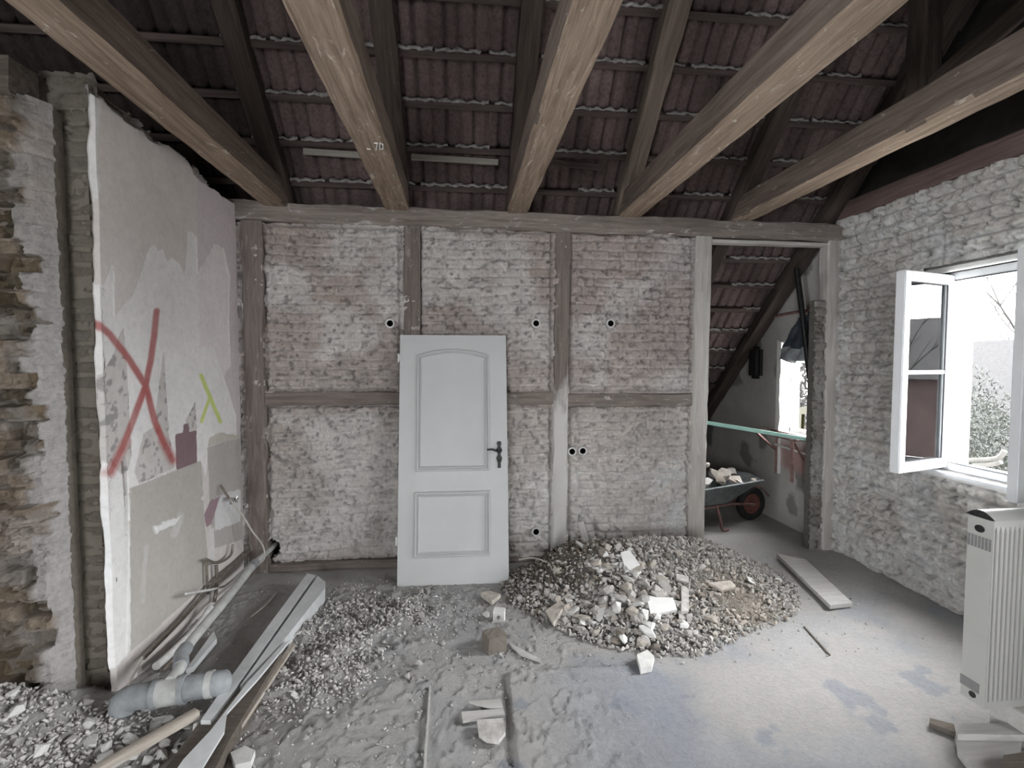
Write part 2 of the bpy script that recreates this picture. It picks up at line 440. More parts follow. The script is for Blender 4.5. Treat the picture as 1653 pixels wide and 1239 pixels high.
wc_ = np.exp(-((X + 2.08) / .34) ** 2 - ((Y - 2.36) / .34) ** 2)[..., None]; colf = colf * (1 - wc_) + np.array([.62, .61, .595]) * wc_
colf = colf * (1 - .13 * np.clip(aa + cc, 0, 1))[..., None]
sa, sb = onZ(819, 1088, 0), onZ(833, 1245, 0)   # edge of a laid floor sheet
xl_ = sa[0] + (sb[0] - sa[0]) * (Y - sa[1]) / (sb[1] - sa[1])
Zf = Zf + .020 * sstep(-.006, .006, X - xl_) * sstep(1.0, .3, X - xl_) * sstep(sa[1] + .01, sa[1] - .01, Y)
sa, sb = onZ(1296, 1010, 0), onZ(1340, 1057, 0)
ex = MB()
ex.box((-4.6, -3.8, -.25), (XR + .3, 1.3, 0)); ex.box((-4.6, 1.3, -.25), (-2.6, 8.2, 0)); ex.box((-2.6, 4.69, -.25), (XR + .3, 8.2, 0))
ex.box((-2.6, 1.3, -.25), (XR + .3, 4.69, -.06)); ex.box((XR, 1.3, -.06), (XR + .3, 4.69, 0))
ex.col = np.array([.40, .39, .375])
struct(sheet('floor', np.stack([X, Y, Zf], -1), colf, m_floor, extra=ex))

# ------------------------------------------------------------------ brick colours
def brick_col(inside, br, fill, pits, chip, warm, cool, mort, U, V, seed):
    base = warm[None, None] * (1 - br[..., None] * .5) + cool[None, None] * br[..., None] * .5
    n = fbm(U * 1.1, V * 1.1, seed + 50, 4)[..., None]
    base = base * (.82 + .36 * n)
    k = np.clip(fill * .85 + (1 - inside) * .5, 0, 1)[..., None]
    c = base * (1 - k) + mort[None, None] * k
    c = c * (1 - .30 * pits[..., None]) * (.86 + .28 * chip[..., None])  # pits also darkened in the colour, painted shade in the hollows
    return c

# ------------------------------------------------------------------ back wall (timber framed, brick infill)
HOLES = [(630, 522), (865, 522), (985, 522), (923, 728), (940, 727), (865, 857), (437, 886)]
hole_pts = [onY(x, y, D) for x, y in HOLES]
us = np.arange(-1.86, 2.075, .0092); vs = np.arange(-.02, 2.86, .0092)
U, V = np.meshgrid(us, vs)
h, ins, br, fil, pit, chp = brickwork(U, V, 4)
gap = np.full(U.shape, 9.)
for (a_, b_, c_, d_) in ((-1.75, -1.575, -1, 9), (-.5, -.335, -1, 9), (.775, .935, -1, 9), (2.03, 2.2, -1, 9), (-1.6, -.5, 1.38, 1.50), (-.34, 2.05, 1.365, 1.482), (-1.9, 2.2, 2.845, 9), (-1.6, 2.1, -1, .07)):
    gap = np.minimum(gap, np.hypot(np.maximum(np.maximum(a_ - U, U - b_), 0), np.maximum(np.maximum(c_ - V, V - d_), 0)))
h = h - .045 * sstep(.022, .005, gap + (fbm(U * 25, V * 25, 401, 3) - .5) * .03) * (gap > 0)
c = brick_col(ins, br, fil, pit, chp, np.array([.46, .395, .36]), np.array([.54, .485, .465]), np.array([.67, .635, .615]), U, V, 4)
red = sstep(.55, .7, fbm(U * 1.6, V * 1.6, 88, 4))[..., None] * .35
c = c * (1 - red) + np.array([.52, .455, .44]) * red
dustw = (sstep(2.2, .3, V) * .55 * (.7 + .6 * fbm(U * 2, V * 2, 402, 4)) * (.6 + .4 * sstep(-.5, 1.5, U)))[..., None]
c = c * (1 - dustw) + np.array([.80, .79, .77]) * dustw
keep = np.ones((len(vs) - 1, len(us) - 1), bool)
uc = (U[:-1, :-1] + U[1:, 1:]) / 2; vc = (V[:-1, :-1] + V[1:, 1:]) / 2
for i, p in enumerate(hole_pts):
    keep &= ((uc - p[0]) ** 2 + (vc - p[2]) ** 2) > (.036 if i < 6 else .07) ** 2
ex = MB(); ex.box((-4.6, D + .17, 0), (2.05, D + .2, 3.0)); ex.box((-4.6, D + .02, 0), (-1.86, D + .17, 3.0))
ex.col = np.array([.1, .09, .08])
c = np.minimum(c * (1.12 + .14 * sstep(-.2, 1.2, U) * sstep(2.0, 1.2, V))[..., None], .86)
P = np.stack([U, D + .031 - h, V], -1)
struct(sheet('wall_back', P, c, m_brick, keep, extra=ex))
for i, p in enumerate(hole_pts[:6]):
    t = MB(); r = .037
    ring = []
    path_out = [(p[0], D - .018, p[2]), (p[0], D + .12, p[2])]
    t.tube(path_out, r, 20, 0, False); t.tube([path_out[0], path_out[1]], r - .011, 20, 1, False)
    seg = 20
    va = [(p[0] + math.cos(2 * math.pi * k / seg) * rr, D - .018, p[2] + math.sin(2 * math.pi * k / seg) * rr) for rr in (r, r - .011) for k in range(seg)]
    t.add(va, [(k, (k + 1) % seg, seg + (k + 1) % seg, seg + k) for k in range(seg)], 0)
    t.add([(p[0] + math.cos(2 * math.pi * k / seg) * r, D + .12, p[2] + math.sin(2 * math.pi * k / seg) * r) for k in range(seg)], [tuple(range(seg))], 1)
    lab = ['open white pipe end in the brick just above and left of the leaning door',
           'open pipe end in the brick above the top right corner of the leaning door',
           'open pipe end in the upper brick panel between the middle post and the doorway',
           'left one of two open pipe ends side by side beside the middle post',
           'right one of two open pipe ends side by side beside the middle post',
           'open white pipe end low in the brick beside the foot of the leaning door'][i]
    tag(t.build('pipe_end', [m_conduit, m_hole_shade], smooth=True), lab, 'pipe end', 'open pipe ends in the back wall')

# ------------------------------------------------------------------ timber builder
def timber(name, p0, p1, w, hgt, mat, jit=.004, bev=.012, seed=0, seg=.12, parent=None, upv=None, wander=0):
    """p0,p1: centre line ends; w: horizontal width; hgt: the other size. local x runs along the length"""
    p0, p1 = Vector(p0), Vector(p1); d = p1 - p0; L = d.length; ex_ = d / L
    up = Vector(upv) if upv else (Vector((0, 0, 1)) if abs(ex_.z) < .95 else Vector((0, -1, 0)))
    ey = up.cross(ex_).normalized(); ez = ex_.cross(ey)
    rnd = random.Random(seed * 7 + 1); n = max(2, int(L / seg)); b = bev
    sec = [(-w / 2 + b, -hgt / 2), (w / 2 - b, -hgt / 2), (w / 2, -hgt / 2 + b), (w / 2, hgt / 2 - b), (w / 2 - b, hgt / 2), (-w / 2 + b, hgt / 2), (-w / 2, hgt / 2 - b), (-w / 2, -hgt / 2 + b)]
    mb = MB(); vs_ = []
    wx = wz = 0
    for i in range(n + 1):
        x = -L / 2 + L * i / n
        wx = wx * .8 + rnd.uniform(-wander, wander); wz = wz * .8 + rnd.uniform(-wander, wander)
        jr = [rnd.uniform(-jit, jit) for _ in range(4)]
        for k, (a, c_) in enumerate(sec):
            vs_.append((x, a + jr[(k // 2) % 4] + wx + rnd.uniform(-jit, jit) * .4, c_ + jr[(k // 2 + 1) % 4] + wz + rnd.uniform(-jit, jit) * .4))
    fs = [(i * 8 + k, i * 8 + (k + 1) % 8, (i + 1) * 8 + (k + 1) % 8, (i + 1) * 8 + k) for i in range(n) for k in range(8)]
    fs += [tuple(range(7, -1, -1)), tuple(n * 8 + k for k in range(8))]
    mb.add(vs_, fs)
    o = mb.build(name, mat, None, smooth=True)
    M = Matrix((ex_, ey, ez)).transposed().to_4x4(); M.translation = (p0 + p1) / 2
    o.matrix_world = M
    if parent: o.parent = parent
    return o
tn = [0]
def trim(p0, p1, w, hgt, mat, **k):
    tn[0] += 1
    return struct(timber('trim_%d' % tn[0], p0, p1, w, hgt, mat, seed=tn[0], **k))
dp = .12; yc = D + dp / 2 - .004
# top plate, slightly sagging as in an old house, in one run
trim((-1.95, yc, 2.945), (3.50, yc, 2.905), dp, .155, m_frame, jit=.006, wander=.004)
trim((-1.66, yc, 0), (-1.66, yc, 2.87), .165, dp, m_framed, jit=.006)
trim((-.405, yc, 1.45), (-.40, yc, 2.85), .135, dp, m_framed, jit=.005)
trim((-.43, yc, 0), (-.43, yc, 1.40), .135, dp, m_framed, jit=.005)
trim((.845, yc, 0), (.872, yc, 2.84), .135, dp, m_framedust, jit=.006)
trim((2.10, yc, 0), (2.128, yc, 2.84), .15, dp, m_framep, jit=.004)
trim((3.395, yc, 0), (3.368, yc, 2.85), .14, dp, m_framep, jit=.005)
trim((-1.58, yc, 1.44), (-.50, yc, 1.44), dp, .115, m_framed, jit=.005)
trim((-.34, yc, 1.435), (.79, yc, 1.425), dp, .11, m_frame, jit=.005)
trim((.92, yc, 1.41), (2.04, yc, 1.405), dp, .115, m_frame, jit=.005)
trim((-1.58, yc, .035), (-.50, yc, .035), dp, .075, m_framed, jit=.005)
trim((-.36, yc, .03), (2.05, yc, .03), dp, .06, m_frame, jit=.005)
trim((2.2, yc - .0, 2.806), (3.32, yc, 2.80), .09, .03, m_framep, jit=.002, bev=.004)
# narrow rough brick strip and lining at the right edge of the doorway
us = np.arange(3.20, 3.335, .0115); vs = np.arange(-.02, 2.3, .0115)
U, V = np.meshgrid(us, vs); h, ins, br, fil, pit, chp = brickwork(U, V, 14)
c = brick_col(ins, br, fil, pit, chp, np.array([.34, .32, .29]), np.array([.38, .36, .34]), np.array([.44, .43, .41]), U, V, 14)
ex = MB(); ex.box((3.20, D + .03, 0), (3.40, D + .09, 2.3)); ex.col = np.array([.2, .19, .17])
struct(sheet('wall_doorway', np.stack([U, D + .03 - h, V], -1), c, m_brick, extra=ex))

# ------------------------------------------------------------------ right wall (gable)
def zone(u, v, w): return (u > w[0]) & (u < w[1]) & (v > w[2]) & (v < w[3])
us = np.arange(1.55, 4.30, .0115); vs = np.arange(-.02, 3.05, .0115)
U, V = np.meshgrid(us, vs); h, ins, br, fil, pit, chp = brickwork(U, V, 24, 1.7, bl=.27, bh=.092, joint=.016)
c = brick_col(ins, br, fil, pit, chp, np.array([.63, .605, .565]), np.array([.70, .68, .655]), np.array([.78, .765, .745]), U, V, 24)
keep = ~zone((U[:-1, :-1] + U[1:, 1:]) / 2, (V[:-1, :-1] + V[1:, 1:]) / 2, (WIN[0] - .02, WIN[1] + .06, WIN[2] - .05, WIN[3] + .05))
c = np.minimum(c * 1.15, .86)
ex = MB(); T = .31
def wall_boxes(mb, y0, y1, z0, z1, holes, xa, xb):
    """solid wall with openings, between x xa and xb"""
    hs = sorted(holes); y = y0
    for (a, b, c_, d_) in hs:
        mb.box((xa, y, z0), (xb, a, z1)); mb.box((xa, a, z0), (xb, b, c_)); mb.box((xa, a, d_), (xb, b, z1)); y = b
    mb.box((xa, y, z0), (xb, y1, z1))
wall_boxes(ex, 1.56, 4.30, 0, 3.04, [WIN], XR + .03, XR + T)
wall_boxes(ex, -3.8, 1.56, 0, 3.04, EXTRA, XR, XR + T)
ex.col = np.array([.42, .41, .40])
struct(sheet('wall_right', np.stack([XR - h + .006, U, V], -1), c, m_brick, keep, extra=ex))
# side room part of the gable wall, limewashed and dim
us = np.arange(4.33, 7.6, .03); vs = np.arange(-.02, 3.2, .03)
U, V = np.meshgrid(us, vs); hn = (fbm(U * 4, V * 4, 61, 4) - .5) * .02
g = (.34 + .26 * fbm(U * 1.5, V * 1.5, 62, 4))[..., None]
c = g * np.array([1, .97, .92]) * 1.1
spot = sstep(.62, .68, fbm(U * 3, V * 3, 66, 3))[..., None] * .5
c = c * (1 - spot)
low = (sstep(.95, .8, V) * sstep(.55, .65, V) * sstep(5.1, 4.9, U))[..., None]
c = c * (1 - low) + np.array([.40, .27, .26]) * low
keep = ~zone((U[:-1, :-1] + U[1:, 1:]) / 2, (V[:-1, :-1] + V[1:, 1:]) / 2, WINS)
ex = MB(); wall_boxes(ex, 4.30, 8.0, 0, 3.1, [WINS], XR + .025, XR + .2); ex.col = np.array([.2, .2, .19])
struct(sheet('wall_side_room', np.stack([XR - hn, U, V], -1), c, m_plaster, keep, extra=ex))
# gable masonry above the plate, in one dark tone
mb = MB(); mb.prism([(-3.9, 3.04), (4.30, 3.04), (4.30, 3.26), (.3, 6.99), (-3.9, 3.1)], XR + .12, XR + T, axis=0)
mb.box((XR + .12, 4.30, 2.95), (XR + T, 8.0, 3.2))
struct(mb.build('wall_gable', m_dark_masonry))
trim((XR + .05, -3.6, 3.09), (XR + .05, 4.22, 3.09), .19, .145, m_plate, jit=.003, wander=.002)
# white window reveal, outside half
mb = MB()
y0, y1, z0, z1 = WIN
xo = XR + T + .012
mb.box((XR + .13, y1 - .012, z0), (xo, y1 + .02, z1)); mb.box((XR + .13, y0 - .02, z0), (xo, y0 + .012, z1))
mb.box((XR + .13, y0, z1 - .012), (xo, y1, z1 + .02)); mb.box((XR + .13, y0, z0 - .02), (xo + .05, y1, z0 + .012))
mb.prism([(y1, z1), (y1, z1 - .09), (y1 - .03, z1 - .045), (y1 - .09, z1 - .015), (y1 - .2, z1)], XR + .14, xo, axis=0)
struct(mb.build('trim_30', m_reveal))
mb = MB()  # inner reveal: rough grey plaster edge and pale head
mb.box((XR - .015, y0 - .03, z1), (XR + .10, y1 + .10, z1 + .035), bev=.006); mb.box((XR - .01, y0 - .03, z0 - .05), (XR + .10, y1 + .07, z0 - .012), bev=.006)
mb.box((XR, y1 + .012, z0 - .02), (XR + .10, y1 + .06, z1 + .02))
struct(mb.build('trim_31', m_reveal))
# side room window reveal
mb = MB(); a, b, c_, d_ = WINS
prng = random.Random(5)
pts = [(b - .02 + prng.uniform(-.012, .012), c_ - .45 + i * (d_ - c_ + .45) / 14) for i in range(15)]
mb.prism(pts + [(b + .05, d_ + .03), (b + .05, c_ - .45)], XR - .025, XR + .02, axis=0)
mb.box((XR - .01, b - .012, c_), (XR + .205, b + .02, d_)); mb.box((XR, a - .02, c_), (XR + .205, a + .015, d_))
mb.box((XR - .02, a, c_ - .03), (XR + .205, b, c_ + .01)); mb.box((XR, a, d_ - .01), (XR + .205, b, d_ + .02))
struct(mb.build('trim_32', m_reveal))

# ------------------------------------------------------------------ left wall: plaster side, brick end, brick pier
us = np.arange(2.665, 4.215, .0062); vs = np.arange(-.02, 3.12, .0075)
U, V = np.meshgrid(us, vs)
PW = np.stack([np.full_like(U, XL), U, V], -1)
px, py = proj(PW.reshape(-1, 3).reshape(U.shape + (3,)))
wob1 = (fbm(U * 16, V * 16, 5, 3) - .5) * 9; wob2 = (fbm(U * 16, V * 16, 6, 3) - .5) * 9
def inpoly(poly, qx, qy):
    r = np.zeros(qx.shape, bool); n = len(poly); j = n - 1
    for i in range(n):
        xi, yi = poly[i]; xj, yj = poly[j]
        if yi != yj:
            cnd = ((yi > qy) != (yj > qy)) & (qx < (xj - xi) * (qy - yi) / (yj - yi) + xi); r ^= cnd
        j = i
    return r
def stroke(pts, w, qx, qy):
    d = np.full(qx.shape, 1e9)
    for (x0, y0), (x1, y1) in zip(pts, pts[1:]):
        t = np.clip(((qx - x0) * (x1 - x0) + (qy - y0) * (y1 - y0)) / ((x1 - x0) ** 2 + (y1 - y0) ** 2), 0, 1)
        d = np.minimum(d, np.hypot(qx - x0 - t * (x1 - x0), qy - y0 - t * (y1 - y0)))
    return sstep(w, w * .45, d)
grey = np.array([.50, .472, .455]); c = np.ones(U.shape + (3,)) * grey
c = c * (.93 + .14 * fbm(U * 1.5, V * 1.5, 71, 4))[..., None]
jx, jy = px + wob1 * .25, py + wob2 * .5
def paint(poly, colr, k=1.0, j=True):
    global c
    m = inpoly(poly, jx if j else px, jy if j else py)
    c[m] = c[m] * (1 - k) + np.array(colr) * k
paint([(318, 280), (392, 320), (392, 720), (322, 720)], (.48, .44, .45))
paint([(146, 140), (166, 160), (160, 190), (158, 260), (163, 300), (156, 330), (140, 300), (138, 150)], (.56, .56, .55))
paint([(138, 300), (152, 300), (150, 340), (153, 400), (148, 440), (138, 460)], (.36, .34, .32))
white = [(140, 470), (150, 452), (168, 462), (180, 428), (184, 432), (187, 512), (200, 492), (214, 478), (224, 445), (234, 418), (241, 400), (249, 396), (256, 405), (262, 400), (270, 422), (278, 416), (290, 428), (298, 444),
         (303, 372), (318, 382), (320, 440), (330, 425), (345, 394), (360, 400), (364, 430), (371, 445), (368, 520), (373, 590), (362, 608), (372, 640), (380, 668), (382, 703), (350, 700), (336, 712), (332, 770), (325, 745), (286, 757), (210, 787), (205, 1060), (150, 1110), (140, 700)]
paint(white, (.60, .585, .58))
paint([(321, 440), (345, 394), (360, 400), (371, 445), (368, 520), (373, 590), (362, 608), (345, 560), (322, 560)], (.57, .54, .54))
for tri in ([(166, 608), (186, 570), (201, 525), (204, 560), (212, 700), (214, 735), (205, 770), (166, 740)], [(248, 690), (266, 562), (274, 700), (284, 755), (225, 780), (218, 760), (232, 700)], [(316, 648), (301, 680), (310, 700), (319, 690)]):
    m = inpoly(tri, jx, jy); sp_ = sstep(.60, .66, fbm(U * 30, V * 30, 91, 3))[..., None]
    cc_ = np.array([.44, .425, .41]) * (1 - sp_ * .4); c[m] = cc_[m]
paint([(285, 700), (297, 697), (298, 684), (306, 682), (307, 697), (318, 694), (319, 752), (286, 759)], (.16, .105, .115), .95, False)
paint([(209, 787), (325, 744), (330, 830), (338, 935), (210, 1052), (207, 900)], (.36, .345, .32), 1, False)
paint([(335, 722), (352, 716), (388, 706), (392, 770), (392, 870), (345, 885), (338, 800)], (.35, .33, .315), 1, False)
paint([(335, 722), (340, 705), (358, 698), (386, 702), (388, 707), (352, 716)], (.42, .40, .36), 1, True)
paint([(346, 805), (362, 795), (388, 790), (388, 840), (370, 848), (348, 855)], (.52, .52, .52))
paint([(330, 830), (340, 808), (356, 800), (349, 822), (342, 845), (334, 850)], (.25, .18, .20))
paint([(338, 855), (346, 850), (346, 920), (338, 930)], (.50, .49, .48))
paint([(200, 785), (209, 785), (211, 1048), (203, 1055)], (.58, .58, .57))
paint([(198, 745), (204, 740), (207, 800), (203, 830)], (.2, .17, .16))
paint([(168, 820), (176, 800), (182, 900), (178, 1000), (170, 1050), (165, 900)], (.60, .61, .61))
for q in ([(245, 850), (262, 842), (272, 838), (290, 832), (280, 846), (262, 855), (250, 862)],): paint(q, (.60, .60, .59))
m = stroke([(292, 832), (285, 850), (280, 862)], 8, px, py)[..., None] * .45; c = c * (1 - m) + np.array([.5, .5, .49]) * m
m = stroke([(236, 882), (232, 930), (230, 970)], 5, px, py)[..., None] * .35; c = c * (1 - m) + np.array([.5, .5, .49]) * m
redp = np.maximum(stroke([(156, 518), (180, 540), (203, 570), (235, 622), (250, 680), (264, 712), (280, 742)], 7.5, px, py), stroke([(254, 502), (250, 540), (244, 580), (235, 622), (215, 680), (200, 722), (181, 762)], 7, px, py))
soft = np.maximum(stroke([(264, 712), (280, 742)], 12, px, py), stroke([(205, 712), (181, 762)], 12, px, py)) * .55
redp = np.maximum(redp * .9, soft)[..., None] * (.82 + .3 * fbm(U * 9, V * 9, 33, 3))[..., None]
redp = np.clip(redp, 0, 1); c = c * (1 - redp) + np.array([.30, .075, .07]) * redp
gr = np.maximum(stroke([(326, 606), (333, 625), (343, 648), (357, 680)], 4.5, px, py), stroke([(340, 640), (332, 662), (326, 680)], 3.5, px, py))[..., None] * .9
c = c * (1 - gr) + np.array([.42, .50, .14]) * gr
hgt = (fbm(U * 3, V * 3, 45, 4) - .5) * .016
lay = inpoly(white, jx, jy); hgt = hgt - lay * .004
hgt = hgt + inpoly([(245, 850), (262, 842), (272, 838), (292, 830), (280, 846), (262, 855), (250, 862)], jx, jy) * .014
for (qx, qy) in ((162, 557), (163, 580), (166, 614), (166, 650), (165, 690), (182, 905), (184, 935)):
    hgt = hgt - .025 * (np.hypot((px - qx - 4) / 4, (py - qy) / 6) < 1) * (U > 2.715)
hgt = hgt - .03 * stroke([(204, 740), (206, 860)], 3, px, py) - .03 * (np.hypot((px - 328) / 3, (py - 804) / 4) < 1)
outer = [(147, 120), (150, 150), (158, 157), (165, 156), (176, 168), (190, 183), (205, 197), (222, 207), (232, 212), (243, 226), (262, 234), (272, 232), (284, 243), (296, 252), (308, 266), (313, 282), (330, 296), (345, 305), (356, 316), (372, 324), (400, 332), (400, 1300), (120, 1300), (125, 900), (125, 500), (125, 150)]
c = np.minimum(c * 1.45, .86)
inside_w = inpoly(outer, px + wob1 * .6, py + wob2 * .4)
# where the plaster has come off the brick shows, set back
hb, ins, br, fil, pit, chp = brickwork(U, V, 34)
cb = brick_col(ins, br, fil, pit, chp, np.array([.3, .27, .24]), np.array([.34, .32, .3]), np.array([.4, .38, .36]), U, V, 34)
c[~inside_w] = cb[~inside_w]; hgt = np.where(inside_w, hgt, hb - .04)
topz = 3.075 - .10 * sstep(3.5, 4.2, U) + (fbm(U * 9, U * 0, 55, 3) - .5) * .07
keep = ((V < topz)[:-1, :-1]) & (V[:-1, :-1] > -.03)
hgt[:, :3] -= .02 * (.5 + fbm(V[:, :3] * 9, V[:, :3] * 0, 155, 3))
ex = MB(); ex.box((XL - .30, 2.70, 0), (XL - .05, D + .02, 2.99)); ex.col = np.array([.2, .18, .15])
struct(sheet('wall_left', np.stack([XL + hgt, U, V], -1), c, m_plaster, keep, extra=ex))
# brick end of that wall, facing the room
us = np.arange(-2.05, XL - .004, .011); vs = np.arange(-.02, 3.16, .011)
U, V = np.meshgrid(us, vs); h, ins, br, fil, pit, chp = brickwork(U, V, 44, .8, bl=.30)
c = brick_col(ins, br, fil * .3, pit, chp, np.array([.235, .205, .17]), np.array([.27, .245, .215]), np.array([.29, .27, .245]), U, V, 44)
ex = MB(); ex.box((-2.10, 2.725, 0), (XL - .03, 2.95, 3.12)); ex.col = np.array([.2, .18, .15])
struct(sheet('wall_left_end', np.stack([U, 2.712 - h, V], -1), c, m_brick, extra=ex))
# pier in front: broken brick front with a mortar covered right edge
rngp = np.random.RandomState(3)
us = np.arange(-2.6, -1.905, .0095); vs = np.arange(-.02, 2.96, .0095)
U, V = np.meshgrid(us, vs); h, ins, br, fil, pit, chp = brickwork(U, V, 54, 1.0)
row = np.floor(V / .077)
brk = _hash(np.floor(U / .15 + _hash(row, row * 0, 5)), row, 197); brk2 = _hash(np.floor(U / .15 + _hash(row, row * 0, 5)), row, 198)
tooth = -1.985 + (_hash(row, row * 0, 9) - .5) * .11 + (fbm(U * 12, V * 12, 93, 3) - .5) * .08
rock = (fbm(U * 9, V * 12, 95, 4) - .5) * .11 + (brk - .5) * .13 + (brk2 - .5) * np.sin(U * 21) * .05
edge = sstep(-.002, .014, U - tooth)
hh = (h + rock) * (1 - edge) + edge * (h * .6)
dep = np.where(U > -1.95, (U + 1.95) * .9, 0)
cb = brick_col(ins, br, fil * .25, pit, chp, np.array([.185, .15, .11]), np.array([.25, .215, .18]), np.array([.36, .33, .305]), U, V, 54)
ck = (brk2[..., None] > .66); cb = np.where(ck, cb * np.array([1.5, 1.42, 1.35]), cb); cb = np.where(brk[..., None] < .3, cb * np.array([.72, .70, .62]), cb)
wv = np.clip(edge + sstep(.56, .62, fbm(U * 7, V * 9, 99, 4)) * .35 * sstep(-2.3, -2.0, U), 0, 1) * (.55 + .45 * sstep(3.0, 1.6, V))
c = cb * (1 - wv[..., None]) + np.array([.58, .555, .545]) * wv[..., None]
ex = MB(); ex.box((-2.78, 2.57, 0), (-1.93, 2.69, 2.95)); ex.box((-4.6, 2.50, 0), (-2.74, 2.69, 3.0)); ex.box((-2.78, 1.2, 0), (-2.66, 2.57, 2.95)); ex.col = np.array([.33, .29, .25])
struct(sheet('wall_left_pier', np.stack([U, 2.52 - hh * .8 + dep * 2.2, V], -1), c, m_stone, smooth=False, extra=ex))
trim((-2.85, 2.56, 3.03), (-1.99, 2.56, 3.03), .16, .17, m_rafterm, jit=.01, wander=.006)
# rest of the shell: outer left wall, knee wall behind the tiles, wall behind the camera
mb = MB(); wall_boxes(mb, -3.8, 8.2, 0, 3.1, [LEFT_FILL], -4.6, -4.4)
mb.prism([(-3.9, 3.1), (.3, 7.0), (4.5, 3.1)], -4.6, -4.45, axis=0)
struct(mb.build('wall_far_left', m_dim))
mb = MB()
mb.box((-4.6, -3.8, 0), (FRONT_FILL[0], -3.6, 3.1)); mb.box((FRONT_FILL[1], -3.8, 0), (XR + T, -3.6, 3.1))
mb.box((FRONT_FILL[0], -3.8, 0), (FRONT_FILL[1], -3.6, FRONT_FILL[2])); mb.box((FRONT_FILL[0], -3.8, FRONT_FILL[3]), (FRONT_FILL[1], -3.6, 3.1))
struct(mb.build('wall_front', m_dim))
mb = MB(); mb.box((-4.6, 7.35, 0), (XR + T, 7.5, .5)); struct(mb.build('wall_knee', m_dim))
mb = MB(); mb.box((3.0, 1.30, 0), (XR + .01, 1.62, 2.9)); struct(mb.build('wall_right_pier', m_dim))  # unseen block added to keep light off the radiator front

# ------------------------------------------------------------------ tiled roof seen from below
SL = .9325; ang = math.atan(SL); G = .2355      # batten spacing measured along y
rows = [4.231 + G * i for i in range(-16, 15)]
def roof_z(y, off=0): return 3.2 + off - (y - D) * SL
us = np.arange(-4.6, 3.56, .014); dn = 10
ylist = []; soff = []
for r0 in rows:
    for k in range(dn):
        t = k / (dn - 1) if k < dn - 1 else .999
        ylist.append(r0 - G + G * t); soff.append(t)
Yv = np.array(ylist)[:, None]; tt = np.array(soff)[:, None]
rid = np.repeat(np.arange(len(rows)), dn)[:, None]
ph = (us[None, :] + rid * .0) / .205
f1 = ph - np.floor(ph)
prof = .5 - .5 * np.cos(4 * np.pi * f1); prof = sstep(.0, .55, prof)                       # two pans each tile
groove = sstep(.16, .03, .5 - .5 * np.cos(4 * np.pi * f1)) * (.45 + .55 * (f1 > .25) * (f1 < .75)) * sstep(.0, .12, tt) * sstep(1., .86, tt)
cell = _hash(np.floor(ph), rid + 0 * ph, 7)
lift = .035 * (1 - tt) + (cell - .5) * .008 + groove * .062
Zr = roof_z(Yv) + .045 + lift - .008 * prof
Xr = np.broadcast_to(us[None, :], Zr.shape); Yr = np.broadcast_to(Yv, Zr.shape)
tone = (.75 + .5 * cell)[..., None]
cr = np.array([.13, .098, .094]) * tone * (1 - .15 * groove[..., None])
nn = fbm(Xr * 2, Yr * 2, 3, 4)[..., None]
cr = cr * (.75 + .5 * nn)
cr = cr * (1 - .72 * sstep(-1.25, -1.75, Xr))[..., None]  # attic darkness on the left painted into the tile colour
ex = MB()
zt = roof_z(.55 - G * 1.0) + .2
ex.add([(-4.7, 8.3, roof_z(8.3) + .16), (3.8, 8.3, roof_z(8.3) + .16), (3.8, .3, roof_z(.3) + .16), (-4.7, .3, roof_z(.3) + .16),
        (-4.7, -3.9, roof_z(.3) + .16 - 4.2 * SL), (3.8, -3.9, roof_z(.3) + .16 - 4.2 * SL)], [(0, 1, 2, 3), (3, 2, 5, 4)])
ex.col = np.array([.06, .045, .04])
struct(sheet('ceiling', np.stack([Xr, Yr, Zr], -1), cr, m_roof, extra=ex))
# mossy mortar beads along each course, belonging to the roof skin
mort = MB(); rm = random.Random(8)
vv = []; ff = []
for r0 in rows:
    if r0 < 2.9 or r0 > 6.2: continue
    x = -1.55
    while x < 3.4:
        L_ = rm.uniform(.25, .8)
        if rm.random() < .85:
            pts = []; n = int(L_ / .022)
            for i in range(n + 1):
                xx = min(x + i * .022, 3.42); f = (xx / .205) % 1
                wv_ = .5 - .5 * math.cos(4 * math.pi * f)
                pts.append((xx, r0 - .015, roof_z(r0 - .015) + .028 - .014 * wv_ + rm.uniform(-.003, .003)))
            mort.tube(pts, [rm.uniform(.007, .020) for _ in pts], 6)
        x += L_ + rm.uniform(0, .06)
struct(mort.build('ceiling_mortar', plain('mossy_mortar', (.27, .26, .25), .95, 0, .5, 30, .8), smooth=True))
for i, r0 in enumerate(rows):
    if r0 < 2.7 or r0 > 6.4: continue
    pale_b = False
    o = timber('roof_batten', (-4.4, r0, roof_z(r0) + .012), (XR + .02, r0, roof_z(r0) + .012), .045, .028, m_batten, jit=.0015, bev=.003, seed=i + 40, seg=.5, upv=(0, SL, 1))
    k = int(round((r0 - 4.231) / G))
    lab = {-6: 'topmost roof batten in view', -5: 'seventh roof batten up from the top plate', -4: 'sixth roof batten up from the top plate', -3: 'fifth roof batten up from the top plate', -2: 'third roof batten up from the top plate',
           -1: 'second roof batten up from the top plate', 0: 'roof batten just above the top plate of the back wall', 1: 'roof batten at the very top of the doorway'}.get(k)
    lab = lab or '%s roof batten down from the head of the doorway' % ['first', 'second', 'third', 'fourth', 'fifth', 'sixth', 'seventh', 'eighth', 'ninth', 'tenth'][k - 2 if k > 0 else 9]
    tag(o, lab, 'roof batten', 'roof battens')
